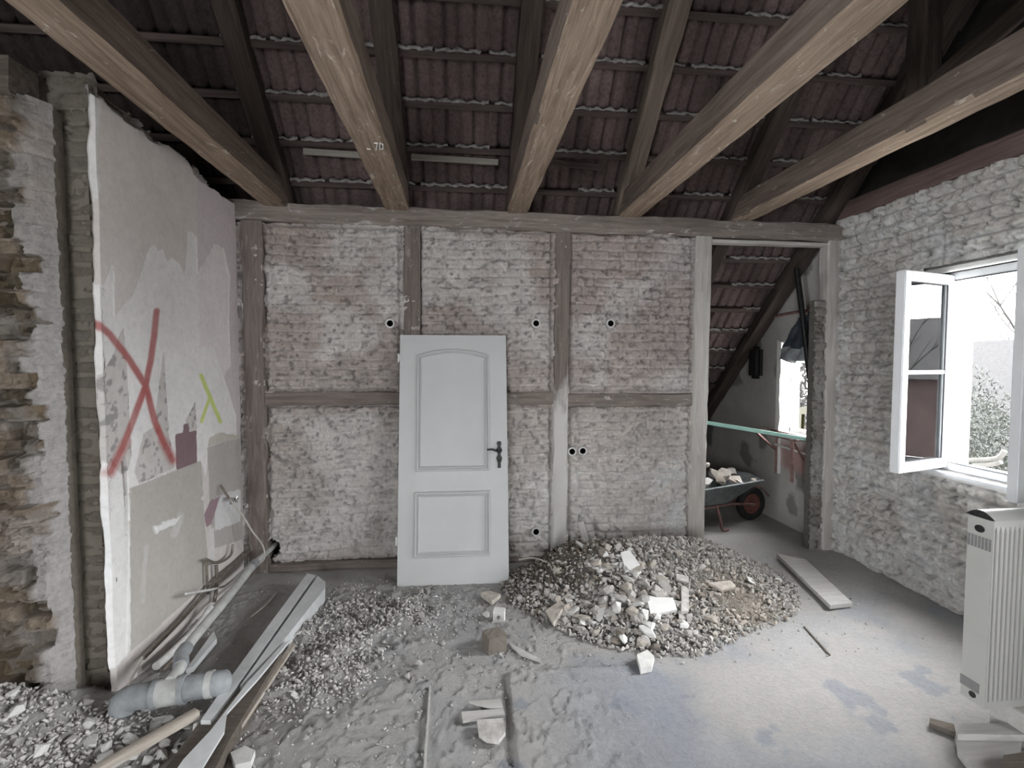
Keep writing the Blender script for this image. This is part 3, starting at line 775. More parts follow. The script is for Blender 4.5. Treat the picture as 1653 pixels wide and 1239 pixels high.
# two pale replacement laths just above the plate
for (xa, ya, xb, yb, lab) in ((490, 244, 590, 251, 'pale lath nailed below the tiles between the first and second rafter'), (664, 253, 804, 262, 'pale lath nailed below the tiles between the second and third rafter'), (890, 262, 975, 271, 'dull pale lath nailed below the tiles between third and fourth rafter')):
    Yp = 4.00
    a = onY(xa, ya, Yp); b = onY(xb, yb, Yp)
    tag(timber('roof_lath', a, b, .02, .045, m_pale_batten if xb < 850 else m_batten, jit=.001, bev=.003, upv=(0, 0, 1)), lab, 'lath')

# rafters
rl = ['leftmost rafter, beside the first ceiling beam', 'rafter rising beside the second ceiling beam', 'rafter rising beside the middle ceiling beam', 'pale rafter rising beside the fourth ceiling beam', 'rafter rising behind the fifth ceiling beam', 'rafter against the gable wall, crossing the top of the doorway']
for i, x in enumerate([-1.43, -.485, .465, 1.415, 2.44, 3.34]):
    wd = .145; hgt_ = .13
    y1_ = 7.3; y0_ = .6; off = -.055
    o = timber('rafter', (x, y0_, roof_z(y0_, off)), (x, y1_, roof_z(y1_, off)), wd, hgt_, m_rafter if i != 3 else wood('pale_rafter_wood', (.10, .08, .065), (.22, .18, .15), (.3, .27, .24), .1), jit=.004, seed=70 + i, upv=(0, SL, 1), wander=.002)
    tag(o, rl[i], 'rafter', 'rafters')
# ceiling beams
bl_ = ['first ceiling beam from the left, above the plaster wall', 'second ceiling beam from the left, with pale chipped paint and a chalk mark', 'middle ceiling beam, its end on the plate above the door', 'fourth ceiling beam, its end on the plate left of the doorway', 'fifth ceiling beam, above the doorway towards the window wall']
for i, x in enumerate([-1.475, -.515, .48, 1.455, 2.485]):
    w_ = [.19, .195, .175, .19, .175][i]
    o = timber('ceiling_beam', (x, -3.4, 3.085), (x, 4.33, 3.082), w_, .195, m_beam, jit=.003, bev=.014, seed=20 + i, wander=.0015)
    o.data.materials.append(m_beam_shade)
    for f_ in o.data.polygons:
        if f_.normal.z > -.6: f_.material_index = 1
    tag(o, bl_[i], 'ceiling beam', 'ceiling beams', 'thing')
# chalk number on the second beam's underside
mb = MB()
def chalk(pts, w=.004):
    for (a0, b0), (a1, b1) in zip(pts, pts[1:]):
        A = onZ(a0, b0, 2.981); B = onZ(a1, b1, 2.981); mb.tube([A, B], w, 5)
chalk([(592, 240), (598, 241)]); chalk([(604, 231), (609, 231), (607, 242)]); chalk([(613, 231), (618, 233), (618, 240), (613, 241), (613, 231)])
o = mb.build('chalk_mark', m_conduit); tag(o, 'small chalk number on the underside of the second ceiling beam', 'chalk mark')
# upright and brace near the gable
p = onX(1528, 110, 2.62)
o = timber('attic_post', (2.60, 2.62, 3.185), (2.60, 2.62, roof_z(2.62, -.11)), .12, .12, m_rafter, seed=91, upv=(0, -1, 0)); tag(o, 'upright attic post standing on the fifth ceiling beam', 'post')
o = timber('attic_brace', (2.60, 2.60, 3.25), (3.30, 2.2, 3.95), .10, .10, m_rafter, seed=92); tag(o, 'slanting attic brace beside the upright post above the fifth beam', 'brace')

# ------------------------------------------------------------------ leaning door
dw, dh, dt = .87, 1.985, .040
lean = math.asin(.322 / dh)
door = empty('panel_door', (-.5, 3.822, .004), (0, 0, 0))
door.rotation_euler = (-lean, 0, math.radians(-1.0))
tag(door, 'white panelled door leaf with arched upper panel leaning on the brick wall', 'door', kind='thing')
mb = MB(); mb.box((0, 0, 0), (dw, dt, dh), bev=.004); mb.build('door_leaf', m_white, door, smooth=True)
def moulding(path, name):
    """raised moulding swept along closed path (u,v) on the face y=0"""
    n = len(path); prof_ = [(0, 0), (.001, .012), (.006, .019), (.013, .019), (.017, .010), (.019, .004), (.023, .004), (.026, .012), (.032, .016), (.037, .012), (.040, 0)]
    P2 = [Vector((p_[0], p_[1])) for p_ in path]; vs_ = []
    for i in range(n):
        a_, b_, c2 = P2[i - 1], P2[i], P2[(i + 1) % n]
        e1 = (b_ - a_).normalized(); e2 = (c2 - b_).normalized()
        n1_ = Vector((-e1.y, e1.x)); n2_ = Vector((-e2.y, e2.x)); m_ = (n1_ + n2_).normalized(); m_ = m_ / max(.4, m_.dot(n1_))
        for (o_, h_) in prof_: q = b_ + m_ * o_; vs_.append((q.x, -h_, q.y))
    k = len(prof_); fs = [(i * k + j, i * k + j + 1, ((i + 1) % n) * k + j + 1, ((i + 1) % n) * k + j) for i in range(n) for j in range(k - 1)]
    b2 = MB(); b2.add(vs_, fs); return b2.build(name, m_white, door, smooth=True)
u0, u1 = .14, .727
arch = [(u0, dh - 1.107), (u1, dh - 1.107), (u1, dh - .172)]
R_ = ((u1 - u0) / 2) ** 2 / (2 * .054) + .027
for k in range(1, 20):
    uu = u1 - (u1 - u0) * k / 20; arch.append((uu, dh - .118 - (R_ - math.sqrt(R_ ** 2 - (uu - (u0 + u1) / 2) ** 2))))
arch.append((u0, dh - .172))
moulding(arch, 'upper_moulding')
moulding([(u0 - .01, dh - 1.768), (u1, dh - 1.768), (u1, dh - 1.266), (u0 - .01, dh - 1.266)], 'lower_moulding')
# ornate back plate
hc = dh - .98; ux = .802
outl = []
halfw = [(0, .012), (.008, .017), (.02, .019), (.033, .014), (.045, .012), (.055, .018), (.07, .026), (.085, .02), (.095, .013), (.108, .012), (.12, .018), (.135, .024), (.15, .021), (.165, .015), (.18, .012), (.195, .012), (.205, .014), (.214, .010)]
outl = [(ux + w_, dh - .876 - t_) for t_, w_ in halfw] + [(ux - w_, dh - .876 - t_) for t_, w_ in reversed(halfw)]
mb = MB(); mb.prism(outl, -.006, 0, axis=1); plate = mb.build('back_plate', m_iron, door)
mb = MB(); mb.tube([(ux, -.006, dh - 1.03), (ux, -.009, dh - 1.03)], .008, 12); mb.build('keyhole', m_hole_shade, plate)
mb = MB(); mb.tube([(ux, 0, dh - .955), (ux, -.05, dh - .955)], [.011, .009], 12)
mb.tube(smooth_path([(ux + .006, -.05, dh - .962), (ux - .03, -.052, dh - .950), (ux - .06, -.052, dh - .940), (ux - .098, -.048, dh - .942)], 5), .008, 10)
o = mb.build('door_handle', m_iron, door, smooth=True); o['label'] = 'dark curved lever handle'
for hz in (dh - .19, .345):
    mb = MB(); mb.tube([(-.012, .012, hz - .035), (-.012, .012, hz + .035)], .008, 10); mb.box((-.012, .006, hz - .025), (.004, .018, hz + .025)); mb.build('hinge', m_conduit, door)

# ------------------------------------------------------------------ window with two sashes
XF = XR + .07; y0, y1, z0, z1 = WIN
wf = MB(); fw_ = .055
wf.box((XF, y1 - fw_, z0), (XF + .07, y1, z1), bev=.005); wf.box((XF, y0, z0), (XF + .07, y0 + fw_, z1), bev=.005)
wf.box((XF, y0, z1 - fw_), (XF + .07, y1, z1), bev=.005); wf.box((XF, y0, z0), (XF + .07, y1, z0 + fw_), bev=.005)
wf.box((XF - .001, y0 + fw_, z0 + fw_), (XF + .012, y1 - fw_, z0 + fw_ + .005), 1); wf.box((XF - .001, y1 - fw_ - .007, z0 + fw_), (XF + .012, y1 - fw_, z1 - fw_), 1); wf.box((XF - .001, y0 + fw_, z1 - fw_ - .006), (XF + .012, y1 - fw_, z1 - fw_), 1)
o = struct(wf.build('window_1', [m_pvc, m_pvcgasket], smooth=False))
mb = MB(); mb.box((XR - .02, y0 - .02, z0 - .03), (XF + .02, y1 + .03, z0 - .004), bev=.004); mb.build('window_sill', m_pvc, o)
def sash(name, hinge, tip, za, zb, lab, handle_side, bars=True):
    hx, hy = hinge; L_ = math.hypot(tip[0] - hx, tip[1] - hy); a = math.atan2(tip[1] - hy, tip[0] - hx)
    s = empty(name, (hx, hy, za), (0, 0, a)); tag(s, lab, 'window sash', 'open window sashes', 'thing')
    Hh = zb - za; st = .068; th = .062
    f = MB(); f.box((0, 0, 0), (st, th, Hh), bev=.006); f.box((L_ - st, 0, 0), (L_, th, Hh), bev=.006)
    f.box((st - .005, 0, 0), (L_ - st + .005, th, st), bev=.006); f.box((st - .005, 0, Hh - st), (L_ - st + .005, th, Hh), bev=.006)
    f.build('sash_frame', m_pvc, s, smooth=False)
    g_ = MB(); g_.box((st, th * .45, st), (L_ - st, th * .55, Hh - st)); g_.build('glass_pane', m_glass, s)
    gk = MB()
    for yy in (.012, th - .012 - .006):
        gk.box((st, yy, st), (st + .006, yy + .006, Hh - st)); gk.box((L_ - st - .006, yy, st), (L_ - st, yy + .006, Hh - st)); gk.box((st, yy, st), (L_ - st, yy + .006, st + .006)); gk.box((st, yy, Hh - st - .006), (L_ - st, yy + .006, Hh - st))
    gk.build('gasket', m_pvcgasket, s)
    if bars:
        b_ = MB(); b_.box((st - .004, th * .2, Hh * .50 - .013), (L_ - st + .004, th * .8, Hh * .50 + .013), bev=.003); b_.build('glazing_bar', m_pvc, s)
    if handle_side is not None:
        yy = -.0 if handle_side < 0 else th; sg = -1 if handle_side < 0 else 1
        h_ = MB(); h_.box((L_ - st / 2 - .014, yy, Hh * .42), (L_ - st / 2 + .014, yy + sg * .008, Hh * .42 + .07), bev=.003)
        h_.tube([(L_ - st / 2, yy, Hh * .42 + .04), (L_ - st / 2, yy + sg * .04, Hh * .42 + .04)], .009, 10)
        h_.tube(smooth_path([(L_ - st / 2, yy + sg * .04, Hh * .42 + .04), (L_ - st / 2 - .03, yy + sg * .043, Hh * .42 + .038), (L_ - st / 2 - .11, yy + sg * .043, Hh * .42 + .038)], 4), .009, 10)
        h_.build('handle', m_pvc, s, smooth=True)
    return s
sash('window_sash', (XF, y1 - .02), (2.95, 3.12), z0 + .02, z1 - .02, 'white window sash swung far open beside the brick wall, with one glazing bar', None)
sash('window_sash', (XF, y0 + .02), (2.985, 2.41), z0 + .02, z1 - .02, 'white window sash standing open above the radiator, cut off at the picture edge', 1, False)
# plain frames in the openings behind the camera and in the side room
wi = 2
for (a, b, c_, d_) in EXTRA:
    m_ = MB()
    for q in ((a, a + .06), ((a + b) / 2 - .04, (a + b) / 2 + .04), (b - .06, b)): m_.box((XF, q[0], c_), (XF + .06, q[1], d_))
    m_.box((XF, a, c_), (XF + .06, b, c_ + .06)); m_.box((XF, a, d_ - .06), (XF + .06, b, d_)); struct(m_.build('window_%d' % wi, m_pvc)); wi += 1
a, b, c_, d_ = WINS
m_ = MB(); m_.box((XF + .03, a, c_), (XF + .08, a + .05, d_)); m_.box((XF + .03, b - .022, c_), (XF + .06, b, d_)); m_.box((XF + .03, a, c_), (XF + .08, b, c_ + .05)); m_.box((XF + .03, a, d_ - .05), (XF + .08, b, d_))
struct(m_.build('window_%d' % wi, m_dustboard))

# ------------------------------------------------------------------ radiator
rad = empty('radiator', (2.37, 1.955, .16)); tag(rad, 'cream panel radiator with vertical ribs at the right edge, dismounted below the window', 'radiator')
RH, RD, RW = .905, .115, 1.02
mb = MB(); mb.box((0, 0, 0), (.012, RD, RH - .02), bev=.003); mb.build('end_cover', m_rad, rad)
mb = MB(); mb.box((-.003, .03, .055), (.0, RD - .0, .10)); mb.build('lower_band', m_radd, rad)
mb = MB()
for k in range(7): mb.box((-.003, .006 + k * .0155, RH - .175), (.001, .006 + k * .0155 + .009, RH - .12))
mb.build('side_grille', m_radd, rad)
mb = MB()
ov = [(RD * .5 + .022 * math.cos(t * math.pi / 8), RH - .085 + .017 * math.sin(t * math.pi / 8)) for t in range(16)]
mb.prism(ov, -.003, .001, axis=0); mb.build('vent_opening', m_iron, rad)
mb = MB(); mb.prism([(RD * .5 + .016 * math.cos(t * math.pi / 8), .035 + .014 * math.sin(t * math.pi / 8)) for t in range(16)], -.003, .001, axis=0); mb.build('valve_opening', m_iron, rad)
mb = MB(); n = 24; vs_ = []; pr = []
x = .012
pitch = .024
while x < RW:
    pr += [(x, .010), (x + pitch * .28, .010), (x + pitch * .40, .0), (x + pitch * .85, .0)]
    x += pitch
pr.append((RW, .010))
zz = [.0, .03, .045, RH - .085, RH - .06, RH - .03]; amp = [0, 0, 1, 1, 0, 0]
for z_, am in zip(zz, amp): vs_ += [(p_[0], p_[1] * am if am else 0.004, z_) for p_ in pr]
k = len(pr); fs = [(i * k + j, i * k + j + 1, (i + 1) * k + j + 1, (i + 1) * k + j) for i in range(len(zz) - 1) for j in range(k - 1)]
mb.add(vs_, fs); mb.box((.012, .02, 0), (RW, .03, RH - .03)); mb.build('front_panel', m_rad, rad)
mb = MB(); mb.box((.012, RD - .02, 0), (RW, RD, RH - .03), bev=.003); mb.build('rear_panel', m_rad, rad)
mb = MB(); arc = [(-.006 + (RD + .012) * t / 10, RH - .03 + .032 * math.sin(math.pi * t / 10)) for t in range(11)]
mb.prism(arc + [(RD + .006, RH - .034), (-.006, RH - .034)], .0, RW, axis=0); mb.build('top_grille', m_rad, rad)
mb = MB(); mb.prism([(p_[0], p_[1]) for p_ in arc], -.004, .0, axis=0); mb.build('top_gap', m_iron, rad)
# white foot post that carries the radiator, its foot on the floor
q = onZ(1640, 1205, .0)
mb = MB(); mb.box((2.52, 1.885, 0), (2.64, 2.06, .158), bev=.004)
tag(mb.build('support_block', m_dustboard), 'pale block standing on the floor under the radiator at the right edge', 'block')
mb = MB(); mb.box((3.10, 1.93, 0), (3.22, 2.06, .158), bev=.004)
tag(mb.build('support_block', m_dustboard), 'pale block under the far end of the radiator, outside the picture', 'block')

# ------------------------------------------------------------------ boards lying about
def slab_px(name, pts, zt, th, mat, lab, cat='board', dz=None, parent=None):
    """flat board whose top outline is seen through these picture points at height zt"""
    P_ = [onZ(x, y, (zt if dz is None else zt + dz[i])) for i, (x, y) in enumerate(pts)]
    cx_ = sum(p_[0] for p_ in P_) / len(P_); cy_ = sum(p_[1] for p_ in P_) / len(P_)
    n_ = len(P_); v = [(p_[0] - cx_, p_[1] - cy_, p_[2]) for p_ in P_] + [(p_[0] - cx_, p_[1] - cy_, p_[2] - th) for p_ in P_]
    f = [tuple(range(n_)), tuple(range(2 * n_ - 1, n_ - 1, -1))] + [(i, n_ + i, n_ + (i + 1) % n_, (i + 1) % n_) for i in range(n_)]
    m_ = MB(); m_.add(v, f); o_ = m_.build(name, mat, None, (cx_, cy_, 0))
    tag(o_, lab, cat); return o_
slab_px('white_frame_board', [(496, 925), (509, 928), (470, 983), (384, 1104), (340, 1162), (324, 1162), (364, 1104), (440, 1000)], .105, .09, m_wboard, 'long white board with square far end, the strip nearest the pipes')
slab_px('white_frame_board', [(513, 929), (525, 939), (524, 950), (447, 1046), (388, 1106)], .108, .095, m_wboard, 'long white board tapering towards the viewer, close beside the longer strip')
slab_px('brown_plank', [(449, 1048), (388, 1110), (343, 1166), (321, 1166), (222, 1300), (318, 1300), (372, 1190), (455, 1052)], .085, .08, m_brown, 'brown plank face between the white boards and the splintered one')
slab_px('splintered_board', [(452, 1043), (470, 1030), (417, 1094), (366, 1150), (362, 1180), (322, 1245), (318, 1262), (270, 1262), (296, 1225), (340, 1178), (400, 1100)], .115, .012, m_wboard, 'splintered white board tapering to a point beside the brown plank')
slab_px('narrow_lath', [(471, 1036), (477, 1038), (347, 1236), (332, 1262), (320, 1262), (402, 1135)], .055, .02, m_lath, 'narrow pale lath lying between splintered board and plaster crumbs', 'lath')
a = onZ(318, 1150, .10); b = onZ(125, 1262, .10)
tag(timber('wooden_batten', a, b, .045, .04, m_lath, jit=.0015, bev=.004, seed=3), 'pale wooden batten lying across the rubble in front of the grey drain pipe', 'batten')
slab_px('wide_floorboard', [(1254, 893), (1340, 976), (1376, 972), (1300, 902)], .045, .030, m_dustboard, 'dust covered wide board on the floor in front of the doorway')
slab_px('thin_lath', [(1297, 1010), (1299, 1010), (1341, 1056), (1339, 1057)], .008, .006, m_brown, 'thin dark lath lying on the floor in front of the wide board', 'lath')  # dark strip laid on the floor to stand for its open seam
slab_px('floor_strip', [(693, 1105), (696, 1105), (686, 1262), (682, 1262)], .018, .012, m_dustboard, 'thin pale strip half buried in dust in the foreground', 'strip')
slab_px('wood_sliver', [(757, 1131), (808, 1128), (812, 1141), (790, 1140)], .030, .012, m_dustboard, 'pale split sliver on the floor left of the floor sheet, upper one', 'wood piece')
slab_px('wood_sliver', [(745, 1148), (812, 1143), (815, 1152), (747, 1163)], .026, .012, m_dustboard, 'dusty flat sliver on the floor left of the floor sheet, lower one', 'wood piece')
slab_px('broken_tile', [(770, 1161), (812, 1158), (816, 1180), (805, 1194), (786, 1192), (773, 1183)], .034, .02, m_chunk, 'dusty broken tile lying on the floor left of the floor sheet', 'tile')
slab_px('board_offcut', [(820, 1036), (866, 1059), (872, 1066), (840, 1055)], .020, .012, m_dustboard, 'small pointed board offcut beside the brick lump', 'board')
# lower right corner pieces
slab_px('white_board_offcut', [(1549, 1167), (1640, 1166), (1662, 1172), (1662, 1186), (1546, 1184)], .07, .03, m_dustboard, 'pale board offcut lying below the radiator')
slab_px('dusty_panel', [(1543, 1188), (1650, 1195), (1640, 1225), (1600, 1250), (1570, 1240), (1546, 1210)], .035, .03, m_dustboard, 'dusty flat panel at the bottom right corner, below the pale offcut')
slab_px('dark_wood_piece', [(1501, 1158), (1540, 1168), (1543, 1182), (1500, 1166)], .03, .02, m_brown, 'dark wood scrap left of the offcut below the radiator')
slab_px('dark_wood_piece', [(1620, 1218), (1662, 1212), (1662, 1250), (1612, 1250)], .09, .05, m_brown, 'dark wood scrap in the bottom right corner on the dusty panel')

# ------------------------------------------------------------------ pipes along the left wall
drain = empty('drain_pipe', (0, 0, 0)); tag(drain, 'large grey plastic drain pipe with sockets lying on rubble in the left corner', 'drain pipe')
A = Vector(onZ(205, 1128, .13)); B = Vector(onZ(345, 1103, .15))
dirp = (B - A).normalized()
mb = MB(); mb.tube(smooth_path([A - dirp * .02 + Vector((0, 0, -.05)), A, A.lerp(B, .3), A.lerp(B, .7), B, B + dirp * .03 + Vector((0, .03, -.02))], 4), .058, 20); mb.build('pipe_body', m_pipe, drain, smooth=True)
for t0, t1, rr in ((.30, .36, .066), (.36, .62, .0625), (.62, .68, .068), (.92, 1.0, .062)):
    mb = MB(); mb.tube([A.lerp(B, t0), A.lerp(B, t1)], rr, 20); mb.build('socket', m_pipel if rr < .064 else m_pipe, drain, smooth=True)
E0 = A.lerp(B, .50) + Vector((0, 0, .05))
wp_ = [E0, Vector(onZ(292, 1075, .20)), Vector(onZ(300, 1046, .20)), Vector(onZ(365, 967, .19)), Vector(onZ(412, 908, .18))]
wend = Vector((hole_pts[6][0], D + .10, hole_pts[6][2]))
o = MB(); o.tube(smooth_path(wp_, 6), .028, 14); o.build('branch_pipe', m_pipel, drain, smooth=True)
for (a_, b_) in ((1, 2),):
    mb = MB(); mb.tube(smooth_path([wp_[1], (wp_[1] + wp_[2]) / 2 + Vector((-.01, 0, .01)), wp_[2]], 4), .036, 14); mb.build('elbow', m_pipe, drain, smooth=True)
mb = MB(); mb.tube([wp_[4] - (wp_[4] - wp_[3]).normalized() * .1, wp_[4]], .034, 14); mb.build('elbow', m_pipe, drain, smooth=True)
mb = MB(); mb.tube([wp_[4], wend], .022, 12); o = mb.build('wall_pipe', m_pipel, drain, smooth=True); o['label'] = 'narrow pale pipe running into the hole in the corner'
# black tube that paints the shade inside the corner hole
h7 = hole_pts[6]
mb = MB(); mb.tube([(h7[0], D + .0, h7[2]), (h7[0], D + .15, h7[2])], .075, 16, cap=False); mb.add([(h7[0] + .075 * math.cos(k * math.pi / 8), D + .15, h7[2] + .075 * math.sin(k * math.pi / 8)) for k in range(16)], [tuple(range(16))]); struct(mb.build('wall_back_hole', m_hole_shade))
def px_tube(name, pts, r, mat, lab, cat='pipe', X=XL + .05, n=6, group=None):
    P_ = [onX(x, y, X if len(q_) == 0 else q_[0]) for x, y, *q_ in pts]
    m_ = MB(); m_.tube(smooth_path(P_, n), r, 10); o_ = m_.build(name, mat, smooth=True); tag(o_, lab, cat, group); return o_
px_tube('metal_pipe', [(232, 1062), (300, 992), (345, 940), (385, 905), (425, 868)], .011, m_copper, 'thin dark pipe along the foot of the plaster wall, upper of three')
px_tube('metal_pipe', [(262, 1082), (312, 1028), (330, 1005), (352, 975), (398, 935), (432, 902)], .010, m_copper, 'thin pipe along the foot of the plaster wall, lower of three', X=XL + .12)
px_tube('white_pipe', [(300, 958), (355, 948), (372, 938), (402, 912)], .008, m_conduit, 'thin white pipe rising towards the corner hole', X=XL + .09)
px_tube('pipe_insulation', [(252, 1075), (282, 1048), (318, 1012), (340, 980)], .022, m_conduit, 'pale foam insulation sleeve on the pipe beside the drain pipe', 'pipe insulation', X=XL + .10)
px_tube('riser_pipe', [(333, 902), (334, 935), (336, 958)], .008, m_copper, 'short upright pipe below the plaster panel, left one', X=XL + .03)
px_tube('riser_pipe', [(349, 912), (350, 940), (346, 972)], .012, m_copper, 'short upright pipe with a fitting below the plaster panel, right one', X=XL + .04)
px_tube('riser_pipe', [(331, 902), (352, 908), (372, 896), (376, 878)], .009, m_copper, 'bent cross pipe joining the two short upright pipes', X=XL + .05)
px_tube('stub_pipe', [(230, 1060), (212, 1095), (196, 1126)], .006, m_cable, 'thin pale rod leaning on the end of the drain pipe', 'rod', X=XL + .08)
a = onZ(100, 1152, .06); b = onZ(192, 1145, .07); m_ = MB(); m_.tube([a, b], .009, 8); tag(m_.build('steel_rod', m_copper, smooth=True), 'brown rod lying on the rubble at the foot of the brick pier', 'rod')
# pipes flange for the tap
tap = empty('wall_tap', tuple(onX(372, 806, XL + .05))); tag(tap, 'chrome tap valve on the plaster wall near the corner post', 'tap')
mb = MB(); mb.tube([(-.06, 0, 0), (.03, 0, 0)], [.02, .014], 12); mb.tube([(.0, .0, .0), (.0, .0, -.035)], .011, 10); mb.build('valve_body', m_chrome, tap, smooth=True)
mb = MB(); mb.tube([(.02, 0, 0), (.04, 0, 0)], .008, 8)
for k in range(5):
    a_ = k * 2 * math.pi / 5; mb.tube([(.04, 0, 0), (.045, .026 * math.cos(a_), .026 * math.sin(a_))], .005, 6)
mb.build('tap_handle', m_chrome, tap, smooth=True)
P_ = [onX(356, 782, XL + .02), onX(362, 792, XL + .05), onX(369, 803, XL + .06)]; mb = MB(); mb.tube(smooth_path([Vector(p_) - Vector(tap.location) for p_ in P_], 5), .009, 8); mb.build('feed_pipe', m_copper, tap, smooth=True)
P_ = [onX(373, 808, XL + .07), onX(392, 832, XL + .10), onX(408, 858, XL + .16), onY(424, 880, 4.1), onY(427, 900, 4.08), onY(415, 912, 4.0)]
mb = MB(); mb.tube(smooth_path(P_, 8), .0065, 8); tag(mb.build('flexible_hose', m_cable, smooth=True), 'thin pale hose hanging in a curve from the tap to the corner hole', 'hose')
P_ = [Vector(onZ(447, 955, .02)), Vector(onZ(430, 975, .03)), Vector(onZ(405, 995, .02))]; mb = MB(); mb.tube(smooth_path(P_, 5), .006, 7); tag(mb.build('wire', m_cable, smooth=True), 'short bent wire on the floor between the drain pipe and the white boards', 'wire')
slab_px('foam_strip', [(300, 1080), (345, 1018), (350, 1030), (312, 1075)], .05, .03, m_wboard, 'white foam strip on the floor under the branch pipe', 'foam strip')
slab_px('plaster_shard', [(118, 1155), (185, 1148), (170, 1180), (130, 1186)], .075, .02, m_chunk, 'flat grey shard on the rubble at the foot of the brick pier', 'shard')
slab_px('plaster_shard', [(130, 1188), (158, 1183), (155, 1200), (135, 1203)], .08, .03, m_chunk3, 'white shard just in front of the flat grey shard', 'shard')
slab_px('plaster_shard', [(372, 1214), (395, 1203), (412, 1210), (405, 1228), (380, 1234)], .04, .035, m_chunk3, 'single pale lump in the dust right of the narrow lath', 'shard')

# ------------------------------------------------------------------ rubble
rng = random.Random(11)
def hull(seed, flat=1.0, n=16):
    r_ = random.Random(seed); bm = bmesh.new()
    for _ in range(n):
        v = Vector((r_.gauss(0, 1), r_.gauss(0, 1), r_.gauss(0, 1))).normalized() * r_.uniform(.75, 1)
        bm.verts.new((v.x, v.y * r_.uniform(.8, 1), v.z * flat))
    bmesh.ops.convex_hull(bm, input=list(bm.verts))
    for v in [v for v in bm.verts if not v.link_faces]: bm.verts.remove(v)
    bm.verts.index_update()
    me = bpy.data.meshes.new('rubble_chunk'); bm.to_mesh(me); bm.free(); return me
mats_c = [m_chunk, m_chunk, m_chunk2, m_chunk, m_chunk3, m_chunk2, m_chunk4]
meshes = []
for i in range(21):
    me = hull(100 + i, [.75, .45, .9][i % 3], 13 + i % 6); me.materials.append(mats_c[i % 7]); meshes.append(me)
hulls = []
m_grain = None
for i in range(8):
    me = hull(300 + i, .8, 10); hulls.append((np.array([v.co[:] for v in me.vertices]), [tuple(p.vertices) for p in me.polygons]))
def grain(col, seed):
    M = MatB('rubble_grain', .95); M.b.inputs['Specular IOR Level'].default_value = .1
    a_ = M.n('ShaderNodeAttribute'); a_.attribute_name = 'Col'
    k_ = M.ramp(M.noise(60, 3), [(.3, (.8,) * 3), (.7, (1.15,) * 3)])
    return M.done(M.mix(1.0, a_.outputs['Color'], k_, 'MULTIPLY'))
m_grain = grain(None, 1)
def grains(name, items, lab, cat, smooth=False):
    """items: (x,y,z,size,col)"""
    V_, F_, C_ = [], [], []; base = 0; r_ = np.random.RandomState(4)
    for (x, y, z, s_, col_) in items:
        hv, hf = hulls[r_.randint(8)]
        q_ = r_.normal(size=4); q_ /= np.linalg.norm(q_); w, a, b, c2 = q_
        R = np.array([[1 - 2 * (b * b + c2 * c2), 2 * (a * b - c2 * w), 2 * (a * c2 + b * w)], [2 * (a * b + c2 * w), 1 - 2 * (a * a + c2 * c2), 2 * (b * c2 - a * w)], [2 * (a * c2 - b * w), 2 * (b * c2 + a * w), 1 - 2 * (a * a + b * b)]])
        v = (hv * (s_ * np.array([1, r_.uniform(.6, 1), r_.uniform(.5, .9)]))) @ R.T + np.array([x, y, z])
        V_.append(v); C_.append(np.repeat([list(col_) + [1]], len(v), 0)); F_ += [tuple(i + base for i in f) for f in hf]; base += len(v)
    me = bpy.data.meshes.new(name); me.from_pydata(np.concatenate(V_).tolist(), [], F_)
    at = me.color_attributes.new('Col', 'FLOAT_COLOR', 'POINT'); at.data.foreach_set('color', np.concatenate(C_).ravel())
    if smooth: me.polygons.foreach_set('use_smooth', [True] * len(me.polygons))
    o_ = link(name, me, m_grain); tag(o_, lab, cat, None, 'stuff'); return o_
SX, SY = 1.95, 3.2
def rcol(x, y):
    """colour of loose material by place: brown earth left, pale sand right"""
    earth = math.exp(-(((x - .78) / .42) ** 2 + ((y - 3.72) / .33) ** 2)); sand = math.exp(-(((x - SX) / .26) ** 2 + ((y - SY) / .33) ** 2))
    g = rng.uniform(.36, .58); col_ = [g * 1.0, g * .965, g * .92]
    if rng.random() < earth * .92: k_ = rng.uniform(.11, .19); col_ = [k_ * 1.08, k_ * .93, k_ * .76]
    if rng.random() < sand * .9: k_ = rng.uniform(.44, .54); col_ = [k_ * 1.06, k_ * .96, k_ * .85]
    return col_
# heap body
xs = np.arange(.25, 3.1, .0125); ys = np.arange(2.6, 4.20, .0125); X, Y = np.meshgrid(xs, ys)
hb_ = heap_h(X, Y); act = sstep(0, .05, hb_)
Zh = hb_ + act * ((fbm(X * 9, Y * 9, 21, 4) - .45) * .07 + (fbm(X * 30, Y * 30, 22, 3) - .5) * .03) - .012 * (1 - act) - .01
earth = np.exp(-(((X - .78) / .42) ** 2 + ((Y - 3.72) / .33) ** 2))[..., None]; sand = np.exp(-(((X - SX) / .26) ** 2 + ((Y - SY) / .33) ** 2))[..., None]
c = np.ones(X.shape + (3,)) * np.array([.42, .405, .39])
c = c * (1 - .85 * earth) + np.array([.145, .125, .104]) * .85 * earth
c = c * (1 - .9 * sand) + np.array([.52, .465, .395]) * .9 * sand
kp = (hb_[:-1, :-1] > .0005)
tag(sheet('rubble_heap', np.stack([X, Y, Zh], -1), c, m_rubble, kp), 'heap of fine grey rubble and earth between the door and the doorway', 'rubble', None, 'stuff')
def on_heap(x, y): return float(heap_h(np.array(x), np.array(y)))
